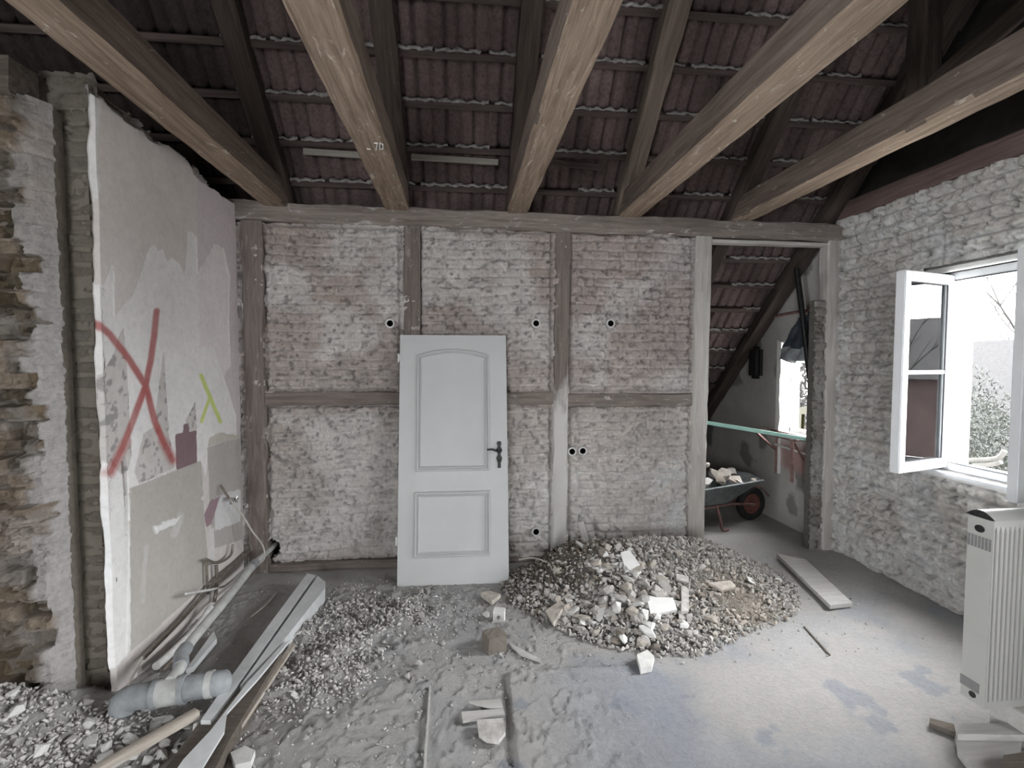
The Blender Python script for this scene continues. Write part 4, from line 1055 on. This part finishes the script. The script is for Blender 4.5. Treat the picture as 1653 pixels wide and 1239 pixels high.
# fine grains over the heap and around it
items = []
while len(items) < 11000:
    x = rng.uniform(.3, 3.0); y = rng.uniform(2.65, 4.18); hz = on_heap(x, y)
    pr_ = .0 if hz <= 0 else 1
    if pr_ == 0: pr_ = math.exp(-(((x - 1.6) / 1.1) ** 2 + ((y - 3.35) / .55) ** 2)) * .16
    if rng.random() > pr_: continue
    s_ = rng.choice([.008, .010, .013, .017, .022]) * ((1 + .3 * math.exp(-((y - 3.1) / .4) ** 2)) if hz > 0 else .6)
    sandk = math.exp(-(((x - SX) / .26) ** 2 + ((y - SY) / .33) ** 2))
    if rng.random() < sandk * .95: s_ *= .4
    items.append((x, y, hz + rng.uniform(-.002, .018) if hz > 0 else s_ * .4, s_, rcol(x, y)))
grains('heap_gravel', items, 'fine gravel and crumbs covering the rubble heap', 'gravel')
items = []
while len(items) < 9500:
    x = rng.uniform(-2.45, .6); y = rng.uniform(1.7, 4.0)
    if x < -1.72 and y > 2.48: continue
    a_, c2 = debris_w(np.array(x), np.array(y)); a_ = float(a_); c2 = float(c2)
    nz_ = float(fbm(np.array(x * 3.), np.array(y * 3.), 31, 3))
    pr_ = max(a_ * 1.1 * (1 if nz_ > .47 else .18), c2, .07)
    if rng.random() > pr_: continue
    s_ = rng.choice([.005, .007, .010, .013, .018]) * (.55 + .6 * max(a_, c2)); g = rng.uniform(.44, .64)
    items.append((x, y, float(floor_h(np.array(x), np.array(y))) + s_ * .4, s_, [g, g * .97, g * .94]))
grains('plaster_crumbs', items, 'crumbled plaster spread over the floor left of the door', 'crumbs', True)
# chunks one could pick up
cnt = 0
def chunk(x, y, z, s_, me, lab, cat, group, name='rubble_chunk'):
    o_ = bpy.data.objects.new(name, me); COL.objects.link(o_)
    o_.location = (x, y, z); o_.scale = (s_ * rng.uniform(.9, 1.5), s_ * rng.uniform(.8, 1.1), s_ * rng.uniform(.7, 1.0)); o_.rotation_euler = (rng.uniform(-.6, .6), rng.uniform(-.6, .6), rng.uniform(0, 6.28))
    tag(o_, lab, cat, group); return o_
while cnt < 250:
    x = rng.uniform(.4, 2.9); y = rng.uniform(2.75, 4.05); hz = on_heap(x, y)
    if hz < .012: continue
    w_ = math.exp(-(((x - 1.1) / .75) ** 2 + ((y - 3.2) / .45) ** 2)) + .14
    if rng.random() > w_ or rng.random() < .85 * math.exp(-(((x - .75) / .3) ** 2 + ((y - 3.78) / .22) ** 2)): continue
    if rng.random() < 1.6 * math.exp(-(((x - SX) / .25) ** 2 + ((y - SY) / .32) ** 2)): continue
    s_ = rng.uniform(.024, .055) * (.62 + .5 * w_)
    chunk(x, y, hz + s_ * .35, s_, meshes[rng.randrange(21)], 'grey lump of broken brick or plaster lying in the rubble heap', 'rubble chunk', 'chunks in the rubble heap'); cnt += 1
cnt = 0
while cnt < 60:
    x = rng.uniform(-1.3, .1); y = rng.uniform(2.1, 3.8); a_, c2 = debris_w(np.array(x), np.array(y))
    if rng.random() > float(a_): continue
    s_ = rng.uniform(.016, .034); chunk(x, y, float(floor_h(np.array(x), np.array(y))) + s_ * .4, s_, meshes[rng.choice([0, 1, 3, 7, 8, 10, 4])], 'small plaster lump among the crumbs left of the door', 'plaster lump', 'lumps among the plaster crumbs', 'plaster_lump'); cnt += 1
cnt = 0
while cnt < 64:
    px_, py_ = rng.uniform(20, 320), rng.uniform(1135, 1250); p_ = onZ(px_, py_, .06); zf_ = float(floor_h(p_[0], p_[1]))
    s_ = rng.uniform(.016, .042); chunk(p_[0], p_[1], zf_ + s_ * .3, s_, meshes[rng.choice([0, 1, 4, 11, 18, 8])], 'plaster lump in the rubble below the grey drain pipe', 'plaster lump', 'lumps below the drain pipe', 'plaster_lump'); cnt += 1
# each lump says where in the heap it lies
def place_labels():
    kinds = {'grey_rubble_chunk': 'grey', 'beige_rubble_chunk': 'beige', 'white_plaster_chunk': 'white', 'brown_brick_chunk': 'brown'}
    zones = [(850, 'by the door corner'), (905, 'in the brown earth'), (955, 'below the upright shard'), (1010, 'left of the tilted slab'), (1050, 'left of the white slab'), (1110, 'around the white slab'), (1180, 'towards the doorway'), (9999, 'beside the sand')]
    zones2 = [(470, 'close to the narrow lath'), (540, 'near the white boards'), (620, 'between boards and door'), (9999, 'in front of the door')]
    zones3 = [(120, 'at the foot of the brick pier'), (180, 'by the grey shard'), (240, 'below the rod'), (9999, 'beside the wooden batten')]
    cls = {}
    for o_ in COL.objects:
        g_ = o_.get('group')
        if g_ not in ('chunks in the rubble heap', 'lumps among the plaster crumbs', 'lumps below the drain pipe'): continue
        x_, y_ = proj(np.array(o_.location)); k_ = kinds.get(o_.data.materials[0].name, 'grey'); s_ = max(o_.scale)
        if g_.startswith('chunks'):
            row_ = 'high up' if y_ < 915 else 'halfway down' if y_ < 975 else 'low down' if y_ < 1020 else 'at the front foot'
            z_ = row_ + ' in the heap ' + [n for l, n in zones if x_ < l][0]; sz = 'large' if s_ > .044 else 'small' if s_ < .028 else 'medium'; nn_ = 'lump'
        elif g_.startswith('lumps among'):
            z_ = ('far' if y_ < 1020 else 'near') + ' among the crumbs ' + [n for l, n in zones2 if x_ < l][0]; sz = 'larger' if s_ > .028 else 'small'; nn_ = 'lump'
        else:
            z_ = ('below the drain pipe ' if y_ < 1180 else 'in the near rubble ') + [n for l, n in zones3 if x_ < l][0]; sz = 'larger' if s_ > .026 else 'small'; nn_ = 'lump'
        cls.setdefault('%s %s %s %s' % (sz, k_, nn_, z_), []).append((x_, o_))
    od = ['leftmost', 'second', 'third', 'fourth', 'fifth', 'sixth', 'seventh', 'eighth', 'ninth', 'tenth', 'eleventh', 'twelfth', 'thirteenth', 'fourteenth']
    for lab, L_ in cls.items():
        L_.sort(key=lambda t: t[0])
        for i, (x_, o_) in enumerate(L_):
            o_['label'] = lab if len(L_) == 1 else lab + ', ' + (od[i] if i == 0 else 'rightmost' if i == len(L_) - 1 else od[min(i, 13)] + ' from left')
            o_['label'] = ' '.join(o_['label'].split()[:16])
place_labels()
# named pieces
def piece(px_, py_, s3, me, lab, name, cat, rot=(0, 0, 0), mat=None, z=None, dz=0):
    p_ = onZ(px_, py_, 0)
    for _ in range(12):
        hz = on_heap(p_[0], p_[1]) if z is None else z; p_ = onZ(px_, py_, hz + s3[2] * .5)
    m2 = me.copy(); m2.materials.clear(); m2.materials.append(mat)
    o_ = bpy.data.objects.new(name, m2); COL.objects.link(o_); o_.location = (p_[0], p_[1], p_[2] + dz); o_.scale = s3; o_.rotation_euler = rot; tag(o_, lab, cat); return o_
def cubeish(seed):
    r_ = random.Random(seed); bm = bmesh.new(); bmesh.ops.create_cube(bm, size=2)
    bmesh.ops.subdivide_edges(bm, edges=list(bm.edges), cuts=4, use_grid_fill=True)
    for v in bm.verts: v.co *= 1 - .1 * (v.co.length / 1.73) ** 4; v.co += Vector((r_.uniform(-.05, .05), r_.uniform(-.05, .05), r_.uniform(-.05, .05)))
    me = bpy.data.meshes.new('lump'); bm.to_mesh(me); bm.free(); return me
piece(798, 1037, (.062, .058, .066), cubeish(1), 'brown brick lump standing alone in front of the door, left of the heap', 'brick_lump', 'brick', (0, .03, .35), m_chunk4)
piece(784, 992, (.03, .026, .035), hull(501, 1), 'rounded white plaster plug standing on the floor beside the holed block', 'plaster_plug', 'plaster lump', (0, 0, 0), m_chunk3)
# small block with a hole
p_ = onZ(806, 1002, 0); mb = MB(); seg = 16; rr = .014; q = []
for yy in (-.03, .03):
    for k in range(seg):
        an = 2 * math.pi * k / seg; q.append((rr * math.cos(an), yy, .04 + rr * math.sin(an)))
sq = []
for yy in (-.03, .03):
    for k in range(seg):
        an = 2 * math.pi * k / seg; m_x = max(abs(math.cos(an)), abs(math.sin(an))); sq.append((.037 * math.cos(an) / m_x, yy, .04 + .04 * math.sin(an) / m_x))
allq = q + sq; S_ = 2 * seg; fs = []
for k in range(seg):
    k2 = (k + 1) % seg
    fs += [(k, k2, seg + k2, seg + k), (S_ + k, S_ + seg + k, S_ + seg + k2, S_ + k2), (k, S_ + k, S_ + k2, k2), (seg + k, seg + k2, S_ + seg + k2, S_ + seg + k)]
mb.add(allq, fs); o = mb.build('holed_block', m_chunk3, None, (p_[0], p_[1], .0), (0, 0, -.25)); tag(o, 'small white block with a round hole on the floor left of the heap', 'block')
def shard(pts, th, mat, lab, name='plaster_slab', cat='plaster slab', base=None, tilt=.12):
    """flat broken slab on the slope of the heap"""
    P_ = []
    for i, (x, y) in enumerate(pts):
        q_ = onZ(x, y, 0)
        for _ in range(14): q_ = onZ(x, y, on_heap(q_[0], q_[1]) + .045)
        P_.append(Vector(q_))
    c0 = sum(P_, Vector()) / len(P_); n_ = Vector((0, 0, 0))
    for i in range(len(P_)): n_ += (P_[i] - c0).cross(P_[(i + 1) % len(P_)] - c0)
    n_.normalize(); n_ = n_ if n_.z > 0 else -n_
    P_ = [p2 - n_ * (p2 - c0).dot(n_) for p2 in P_]
    k_ = len(P_); m_ = MB(); m_.add([p2 - c0 for p2 in P_] + [p2 - c0 - n_ * th for p2 in P_], [tuple(range(k_)), tuple(range(2 * k_ - 1, k_ - 1, -1))] + [(i, k_ + i, k_ + (i + 1) % k_, (i + 1) % k_) for i in range(k_)])
    o_ = m_.build(name, mat, None, c0); tag(o_, lab, cat); return o_
shard([(1043, 958), (1060, 962), (1086, 966), (1093, 983), (1064, 988), (1050, 992)], .022, m_slab, 'bright white plaster slab lying on the front of the heap')
shard([(1002, 892), (1016, 886), (1033, 912), (1010, 920)], .02, m_slab, 'pale plaster slab tilted on top of the heap, right of the upright shard')
shard([(984, 905), (1000, 900), (1012, 916), (1004, 926)], .025, m_chunk3, 'grey plaster slab propped just below the tilted pale one')
shard([(912, 962), (935, 957), (934, 966), (922, 976)], .02, m_chunk, 'smooth grey slab piece in the brown earth at the heap left half')
shard([(776, 956), (790, 953), (808, 958), (794, 970)], .03, m_chunk2, 'beige flat lump at the left foot of the heap, below the door corner')
shard([(1028, 1056), (1045, 1048), (1056, 1058), (1052, 1074), (1034, 1078)], .035, m_chunk3, 'large pale plaster lump at the front foot of the heap', 'plaster_lump', 'plaster lump')
shard([(1145, 940), (1180, 936), (1188, 946), (1166, 952)], .02, m_chunk2, 'beige flat piece lying on the sand side of the heap')
shard([(1100, 945), (1112, 950), (1112, 985), (1100, 986)], .03, m_chunk, 'long grey lump standing right of the white slab')
shard([(1092, 925), (1112, 930), (1112, 940), (1092, 934)], .015, m_chunk, 'thin grey tile piece above the white slab')
shard([(880, 985), (905, 968), (912, 975), (893, 1005)], .03, m_chunk2, 'long beige brick splinter in the heap left half')
# upright shard leaning on the wall
a = Vector(onY(937, 842, 4.12)); b = Vector(onY(952, 892, 4.02))
o = timber('upright_shard', a, b, .055, .014, m_dustboard, jit=.001, bev=.002, upv=(0, -1, 0)); tag(o, 'narrow grey board piece sticking up from the heap in front of the brick', 'board')
a = Vector(onY(955, 887, 3.98)); b = Vector(onY(992, 884, 3.9))
o = timber('grey_offcut', a, b, .05, .02, m_dustboard, jit=.001, bev=.002); tag(o, 'grey board offcut lying flat behind the tilted pale slabs', 'board')
P_ = [Vector(onZ(838, 903, .16)), Vector(onZ(860, 900, .20)), Vector(onZ(885, 908, .22)), Vector(onZ(892, 920, .2))]; mb = MB(); mb.tube(smooth_path(P_, 5), .006, 7); tag(mb.build('twig', m_cable, smooth=True), 'thin pale root curling over the brown earth of the heap', 'root')

# ------------------------------------------------------------------ side room: wheelbarrow, bar, bracket, hanging bag, pipe, foil
wbr = empty('wheelbarrow', (2.62, 4.98, 0), (0, 0, math.radians(12))); tag(wbr, 'galvanised wheelbarrow with red wheel in the side room behind the doorway', 'wheelbarrow')
bm = bmesh.new()
top = [(-.55, -.30, .46), (.48, -.25, .50), (.54, 0, .51), (.48, .25, .50), (-.55, .30, .46)]
bot = [(-.38, -.17, .27), (.12, -.14, .26), (.16, 0, .26), (.12, .14, .26), (-.38, .17, .27)]
mb = MB()
k = 5; mb.add(top + bot, [(i, (i + 1) % k, k + (i + 1) % k, k + i) for i in range(k)] + [tuple(range(k, 2 * k))])
mb.add([(x * .985, y * .97, z + .004) for x, y, z in top] + [(x * .97, y * .95, z + .008) for x, y, z in bot], [(i, (i + 1) % k, k + (i + 1) % k, k + i) for i in range(k)] + [tuple(range(k, 2 * k))])
mb.tube(top + [top[0]], .011, 8); mb.build('tray', m_tray, wbr)
mb = MB()
for s_ in (-1, 1): mb.tube(smooth_path([(-1.0, s_ * .29, .55), (-.55, s_ * .26, .33), (-.2, s_ * .17, .245), (.2, s_ * .10, .235), (.56, s_ * .07, .19)], 5), .015, 8)
mb.build('handle_frame', m_rust, wbr, smooth=True)
for s_ in (-1, 1):
    mb = MB(); mb.tube(smooth_path([(-.02, s_ * .15, .25), (-.02, s_ * .2, .14), (.0, s_ * .22, .015), (.07, s_ * .22, .015)], 5), .014, 8); mb.build('leg', m_rust, wbr, smooth=True)
wc = (.56, 0, .185); mb = MB()
mb.tube([(wc[0] + .145 * math.cos(t * math.pi / 14), 0, wc[2] + .145 * math.sin(t * math.pi / 14)) for t in range(29)], .04, 10, cap=False); wheel = mb.build('wheel', m_rubber, wbr, smooth=True)
mb = MB(); mb.tube([(wc[0], -.022, wc[2]), (wc[0], .022, wc[2])], .11, 24); mb.tube([(wc[0], -.075, wc[2]), (wc[0], .075, wc[2])], .012, 8); mb.build('wheel_rim', m_rim, wheel, smooth=True)
mb = MB()
for s_ in (-1, 1): mb.tube([(.40, s_ * .14, .42), (.62, s_ * .072, .38), (.76, s_ * .05, .26)], .009, 6)
mb.build('front_brace', m_rust, wbr, smooth=True)
bricks_ = []
for i in range(17):
    lx = rng.uniform(-.42, .40); ly = rng.uniform(-.2, .2); hz = .45 + .18 * math.exp(-((lx + .05) / .28) ** 2 - (ly / .18) ** 2)
    ca, sa = math.cos(math.radians(12)), math.sin(math.radians(12)); s_ = rng.uniform(.055, .11)
    o_ = chunk(2.62 + lx * ca - ly * sa, 4.98 + lx * sa + ly * ca, hz + .02, s_, meshes[rng.choice([0, 2, 3, 5, 6, 13, 9])], 'broken brick piece heaped in the wheelbarrow', 'brick piece', 'brick pieces in the wheelbarrow', 'brick_piece')
for o_ in [q_ for q_ in COL.objects if q_.get('group') == 'brick pieces in the wheelbarrow']:
    x_, y_ = proj(np.array(o_.location)); bricks_.append((('upper' if y_ < 745 else 'lower'), x_, o_))
for lv_ in ('upper', 'lower'):
    L_ = sorted([(x_, o_) for k2, x_, o_ in bricks_ if k2 == lv_], key=lambda t: t[0])
    for i, (x_, o_) in enumerate(L_):
        n_ = len(L_); e_ = ['rightmost', 'second from right', 'third from right', 'fourth from right', 'fifth from right', 'sixth from right', 'seventh from right', 'eighth from right', 'ninth from right', 'tenth from right', 'eleventh from right', 'twelfth from right', 'thirteenth from right', 'fourteenth from right', 'fifteenth from right', 'sixteenth from right', 'seventeenth from right', 'eighteenth from right'][min(n_ - 1 - i, 17)]
        o_['label'] = 'brick piece in the %s layer of the wheelbarrow load, %s' % (lv_, e_)
# mint coloured bar
a = onY(1112, 677, 4.80); b = onX(1322, 712, XR - .05)
tag(timber('aluminium_bar', a, b, .018, .036, m_green, jit=0, bev=.002, upv=(0, 0, 1)), 'mint green straight bar reaching across the doorway to the small window', 'bar')
# bracket under the small window
brk = empty('wall_bracket', (XR, 4.72, .985)); tag(brk, 'rusty pinkish steel bracket frame below the small window', 'bracket')
mb = MB()
def bar(m_, a_, b_, r_=.013): m_.tube([a_, b_], r_, 4)
bar(mb, (-.03, -.27, 0), (-.03, .42, 0)); bar(mb, (-.24, -.27, 0), (-.24, .38, 0)); bar(mb, (-.03, -.27, 0), (-.24, -.27, 0)); bar(mb, (-.03, .42, 0), (-.24, .38, 0)); mb.build('shelf_frame', m_rust, brk)
mb = MB(); bar(mb, (-.24, .38, 0), (-.04, .30, -.20), .014); bar(mb, (-.04, .30, 0), (-.04, .30, -.45), .014); mb.build('strut', m_rust, brk)
mb = MB(); bar(mb, (-.24, -.24, 0), (-.05, -.15, -.22), .014); bar(mb, (-.24, -.24, 0), (-.22, -.22, -.42), .018); mb.build('strut', m_rust, brk)
mb = MB(); bar(mb, (-.05, -.25, -.16), (-.05, .3, -.14), .012); o = mb.build('cross_bar', m_conduit, brk); o['label'] = 'pale cross bar'
# hanging black bag
mb = MB(); cpt = onX(1220, 585, XR - .06)
bg_ = bmesh.new(); bmesh.ops.create_cube(bg_, size=1); bmesh.ops.scale(bg_, vec=(.09, .20, .37), verts=bg_.verts); bmesh.ops.bevel(bg_, geom=list(bg_.edges), offset=.035, segments=4, affect='EDGES')
me = bpy.data.meshes.new('bag_body'); bg_.to_mesh(me); bg_.free()
bag = empty('hanging_bag', tuple(cpt)); tag(bag, 'black bag hanging on the dim gable wall left of the small window', 'bag')
link('bag_body', me, m_mat_black, bag)
mb = MB(); mb.tube(smooth_path([(0, 0, .18), (.01, .01, .28), (.015, -.02, .36), (.02, -.06, .44)], 4), .014, 8); mb.build('strap', m_mat_black, bag)
P_ = [onX(1219, 556, XR - .05), onX(1226, 532, XR - .05), onX(1238, 514, XR - .05), onX(1252, 510, XR - .05), onX(1290, 503, XR - .05), onX(1330, 498, XR - .05)]
mb = MB(); mb.tube(smooth_path(P_[1:], 6), .016, 10); tag(mb.build('wall_pipe', m_rust, smooth=True), 'rusty pipe running along the gable wall above the small window', 'pipe')
a = Vector(onY(1287, 398, 4.62)); b = Vector(onX(1318, 690, XR - .12)); b2 = a.lerp(b, 1.0)
a.z = 2.66
tag(timber('leaning_pole', a, b, .045, .045, m_iron, jit=.001, bev=.008, upv=(0, -1, 0)), 'dark pole slanting down in front of the small window', 'pole')
# foil over the window head
n_ = 12; m_n = 14; P_ = np.zeros((m_n, n_, 3))
topp = [onX(1292, 512, XR - .09), onX(1330, 500, XR - .09)]; botp = [onX(1256, 580, XR - .05), onX(1330, 590, XR - .05)]
for j in range(m_n):
    t = j / (m_n - 1); L_ = np.array(topp[0]) * (1 - t) + np.array(botp[0]) * t; R2 = np.array(topp[1]) * (1 - t) + np.array(botp[1]) * t
    for i in range(n_):
        s_ = i / (n_ - 1); P_[j, i] = L_ * (1 - s_) + R2 * s_; P_[j, i, 0] -= .03 * math.sin(s_ * 19 + t * 4) * (.3 + t) + .02 * rng.random(); P_[j, i, 2] += .02 * math.sin(s_ * 13) * t
o = sheet('plastic_sheet', P_, np.full((m_n, n_, 3), .3), m_foilgrey); sol = o.modifiers.new('thick', 'SOLIDIFY'); sol.thickness = .004
o.data.materials.append(m_foil)
for f in o.data.polygons: f.material_index = 1 if f.index // (n_ - 1) < 9 else 0
tag(o, 'dark crumpled plastic sheet hanging over the head of the small window', 'plastic sheet')

# ------------------------------------------------------------------ outside
mb = MB(); mb.box((XR + .4, -30, -3.4), (60, 50, -3.3)); struct(mb.build('ground', m_bounce_yard))
def house(name, x0, y0_, x1, y1_, zt, zr, wall, roofm, lab):
    h_ = empty(name, ((x0 + x1) / 2, (y0_ + y1_) / 2, -3.3)); tag(h_, lab, 'house'); cx_, cy_ = h_.location.x, h_.location.y
    m_ = MB(); m_.box((x0 - cx_, y0_ - cy_, 0), (x1 - cx_, y1_ - cy_, zt + 3.3)); m_.build('house_wall', wall, h_)
    m_ = MB(); m_.prism([(x0 - .4 - cx_, zt + 3.3), (x1 + .4 - cx_, zt + 3.3), ((x0 + x1) / 2 - cx_, zr + 3.3)], y0_ - cy_ - .4, y1_ - cy_ + .4, axis=1); m_.build('house_roof', roofm, h_); return h_
house('neighbour_house', 17, 6, 27, 24, -1.2, 2.6, m_soil, m_farroof, 'neighbouring house with a long grey roof seen through the open window')
house('neighbour_house', 18, -8, 26, 2.2, 1.2, 3.3, m_extwall, m_extroof, 'pinkish house seen as a reflection in the open window sash')
def leafy(name, cx_, cy_, cz, rx, ry, rz, n_, lab, mat, ls=.16):
    r_ = np.random.RandomState(7); V_ = []; F_ = []
    for i in range(n_):
        d_ = r_.normal(size=3); d_ /= np.linalg.norm(d_); rr_ = r_.uniform(.72, 1.04) + .12 * math.sin(d_[0] * 7) * math.cos(d_[1] * 6)
        p_ = np.array([cx_ + d_[0] * rx * rr_, cy_ + d_[1] * ry * rr_, cz + abs(d_[2]) * rz * rr_])
        t_ = r_.normal(size=3) + d_ * 1.5 + np.array([0, 0, .4]); t_ /= np.linalg.norm(t_); s_ = np.cross(t_, r_.normal(size=3)); s_ /= np.linalg.norm(s_)
        l_ = ls * r_.uniform(.6, 1.5); w_ = l_ * .16; b_ = len(V_)
        V_ += [tuple(p_ - s_ * w_), tuple(p_ + s_ * w_), tuple(p_ + t_ * l_)]; F_.append((b_, b_ + 1, b_ + 2))
    m_ = MB(); m_.v = V_; m_.f = F_; m_.mi = [0] * len(F_); e_ = m_.build(name, mat)
    tag(e_, lab, 'bush'); return e_
leafy('evergreen_bush', 8.4, 8.0, -3.3, 2.6, 2.6, 4.45, 90000, 'dense evergreen bush growing below the open window', m_hedge, .06)
def tree(name, x, y, zb, Ht, seed, lab):
    r_ = random.Random(seed); m_ = MB()
    def br(p_, d_, L_, rad_, lev):
        n_ = 5; pts = [p_]; q_ = p_.copy(); dd = d_.copy()
        for i in range(n_):
            dd = (dd + Vector((r_.uniform(-.22, .22), r_.uniform(-.22, .22), r_.uniform(-.05, .16)))).normalized(); q_ = q_ + dd * L_ / n_; pts.append(q_.copy())
        m_.tube(pts, [rad_ * (1 - .6 * i / n_) for i in range(n_ + 1)], 5 if lev < 2 else 3, cap=False)
        if lev < 4:
            for i in range(4 if lev else 7):
                k_ = r_.randint(2, n_); d2 = (dd + Vector((r_.uniform(-1, 1), r_.uniform(-1, 1), r_.uniform(-.1, .8)))).normalized(); br(pts[k_], d2, L_ * r_.uniform(.5, .72), rad_ * .5, lev + 1)
    br(Vector((0, 0, 0)), Vector((0, 0, 1)), Ht * .45, .16, 0); o_ = m_.build(name, m_bark, None, (x, y, zb)); tag(o_, lab, 'tree'); return o_
tree('bare_tree', 29.5, 23.5, -3.3, 14, 4, 'bare winter tree behind the grey roof')
tree('bare_tree', 12.0, 0.9, -3.3, 12, 9, 'bare winter tree reflected in the open window sash')
# pale cut branches lying on the bush
for (pts, lab) in (([(1558, 742), (1590, 741), (1612, 738), (1622, 727)], 'pale cut branch with a fork lying on the bush'), ([(1572, 750), (1600, 749), (1616, 745)], 'short pale branch lying below the forked one')):
    m_ = MB(); m_.tube(smooth_path([onX(x, y, 6.4) for x, y in pts], 4), .03, 6); tag(m_.build('cut_branch', m_palebr, smooth=True), lab, 'branch')
# yellow sheet on a frame outside the small window
P_ = []
m_ = MB(); path = [onX(1278, 712, 5.2), onX(1284, 680, 5.2), onX(1291, 657, 5.2), onX(1302, 655, 5.2), onX(1322, 668, 5.2)]
base = [onX(1292, 715, 5.2), onX(1293, 690, 5.2), onX(1294, 668, 5.2), onX(1304, 668, 5.2), onX(1325, 684, 5.2)]
vs_ = [tuple(p) for p in path] + [tuple(p) for p in base]; vs_ += [(x + .05, y, z) for x, y, z in vs_]
k = 5; fs = [(i, i + 1, k + i + 1, k + i) for i in range(4)] + [(2 * k + i, 3 * k + i, 3 * k + i + 1, 2 * k + i + 1) for i in range(4)] + [(i, 2 * k + i, 2 * k + i + 1, i + 1) for i in range(4)]
m_.add(vs_, fs); tp = m_.build('yellow_tarpaulin', m_yellow); tag(tp, 'yellow tarpaulin on a pole outside the small window', 'tarpaulin')
m_ = MB(); m_.tube([(path[1][0] + .03, path[1][1], -3.3), (path[1][0] + .03, path[1][1], path[1][2])], .03, 8); m_.build('pole', m_extwall, tp)
leafy('bare_bush', 9.6, 12.6, -3.3, 1.9, 1.9, 6.2, 9000, 'thin bare bush outside the small window', m_bark, .16)
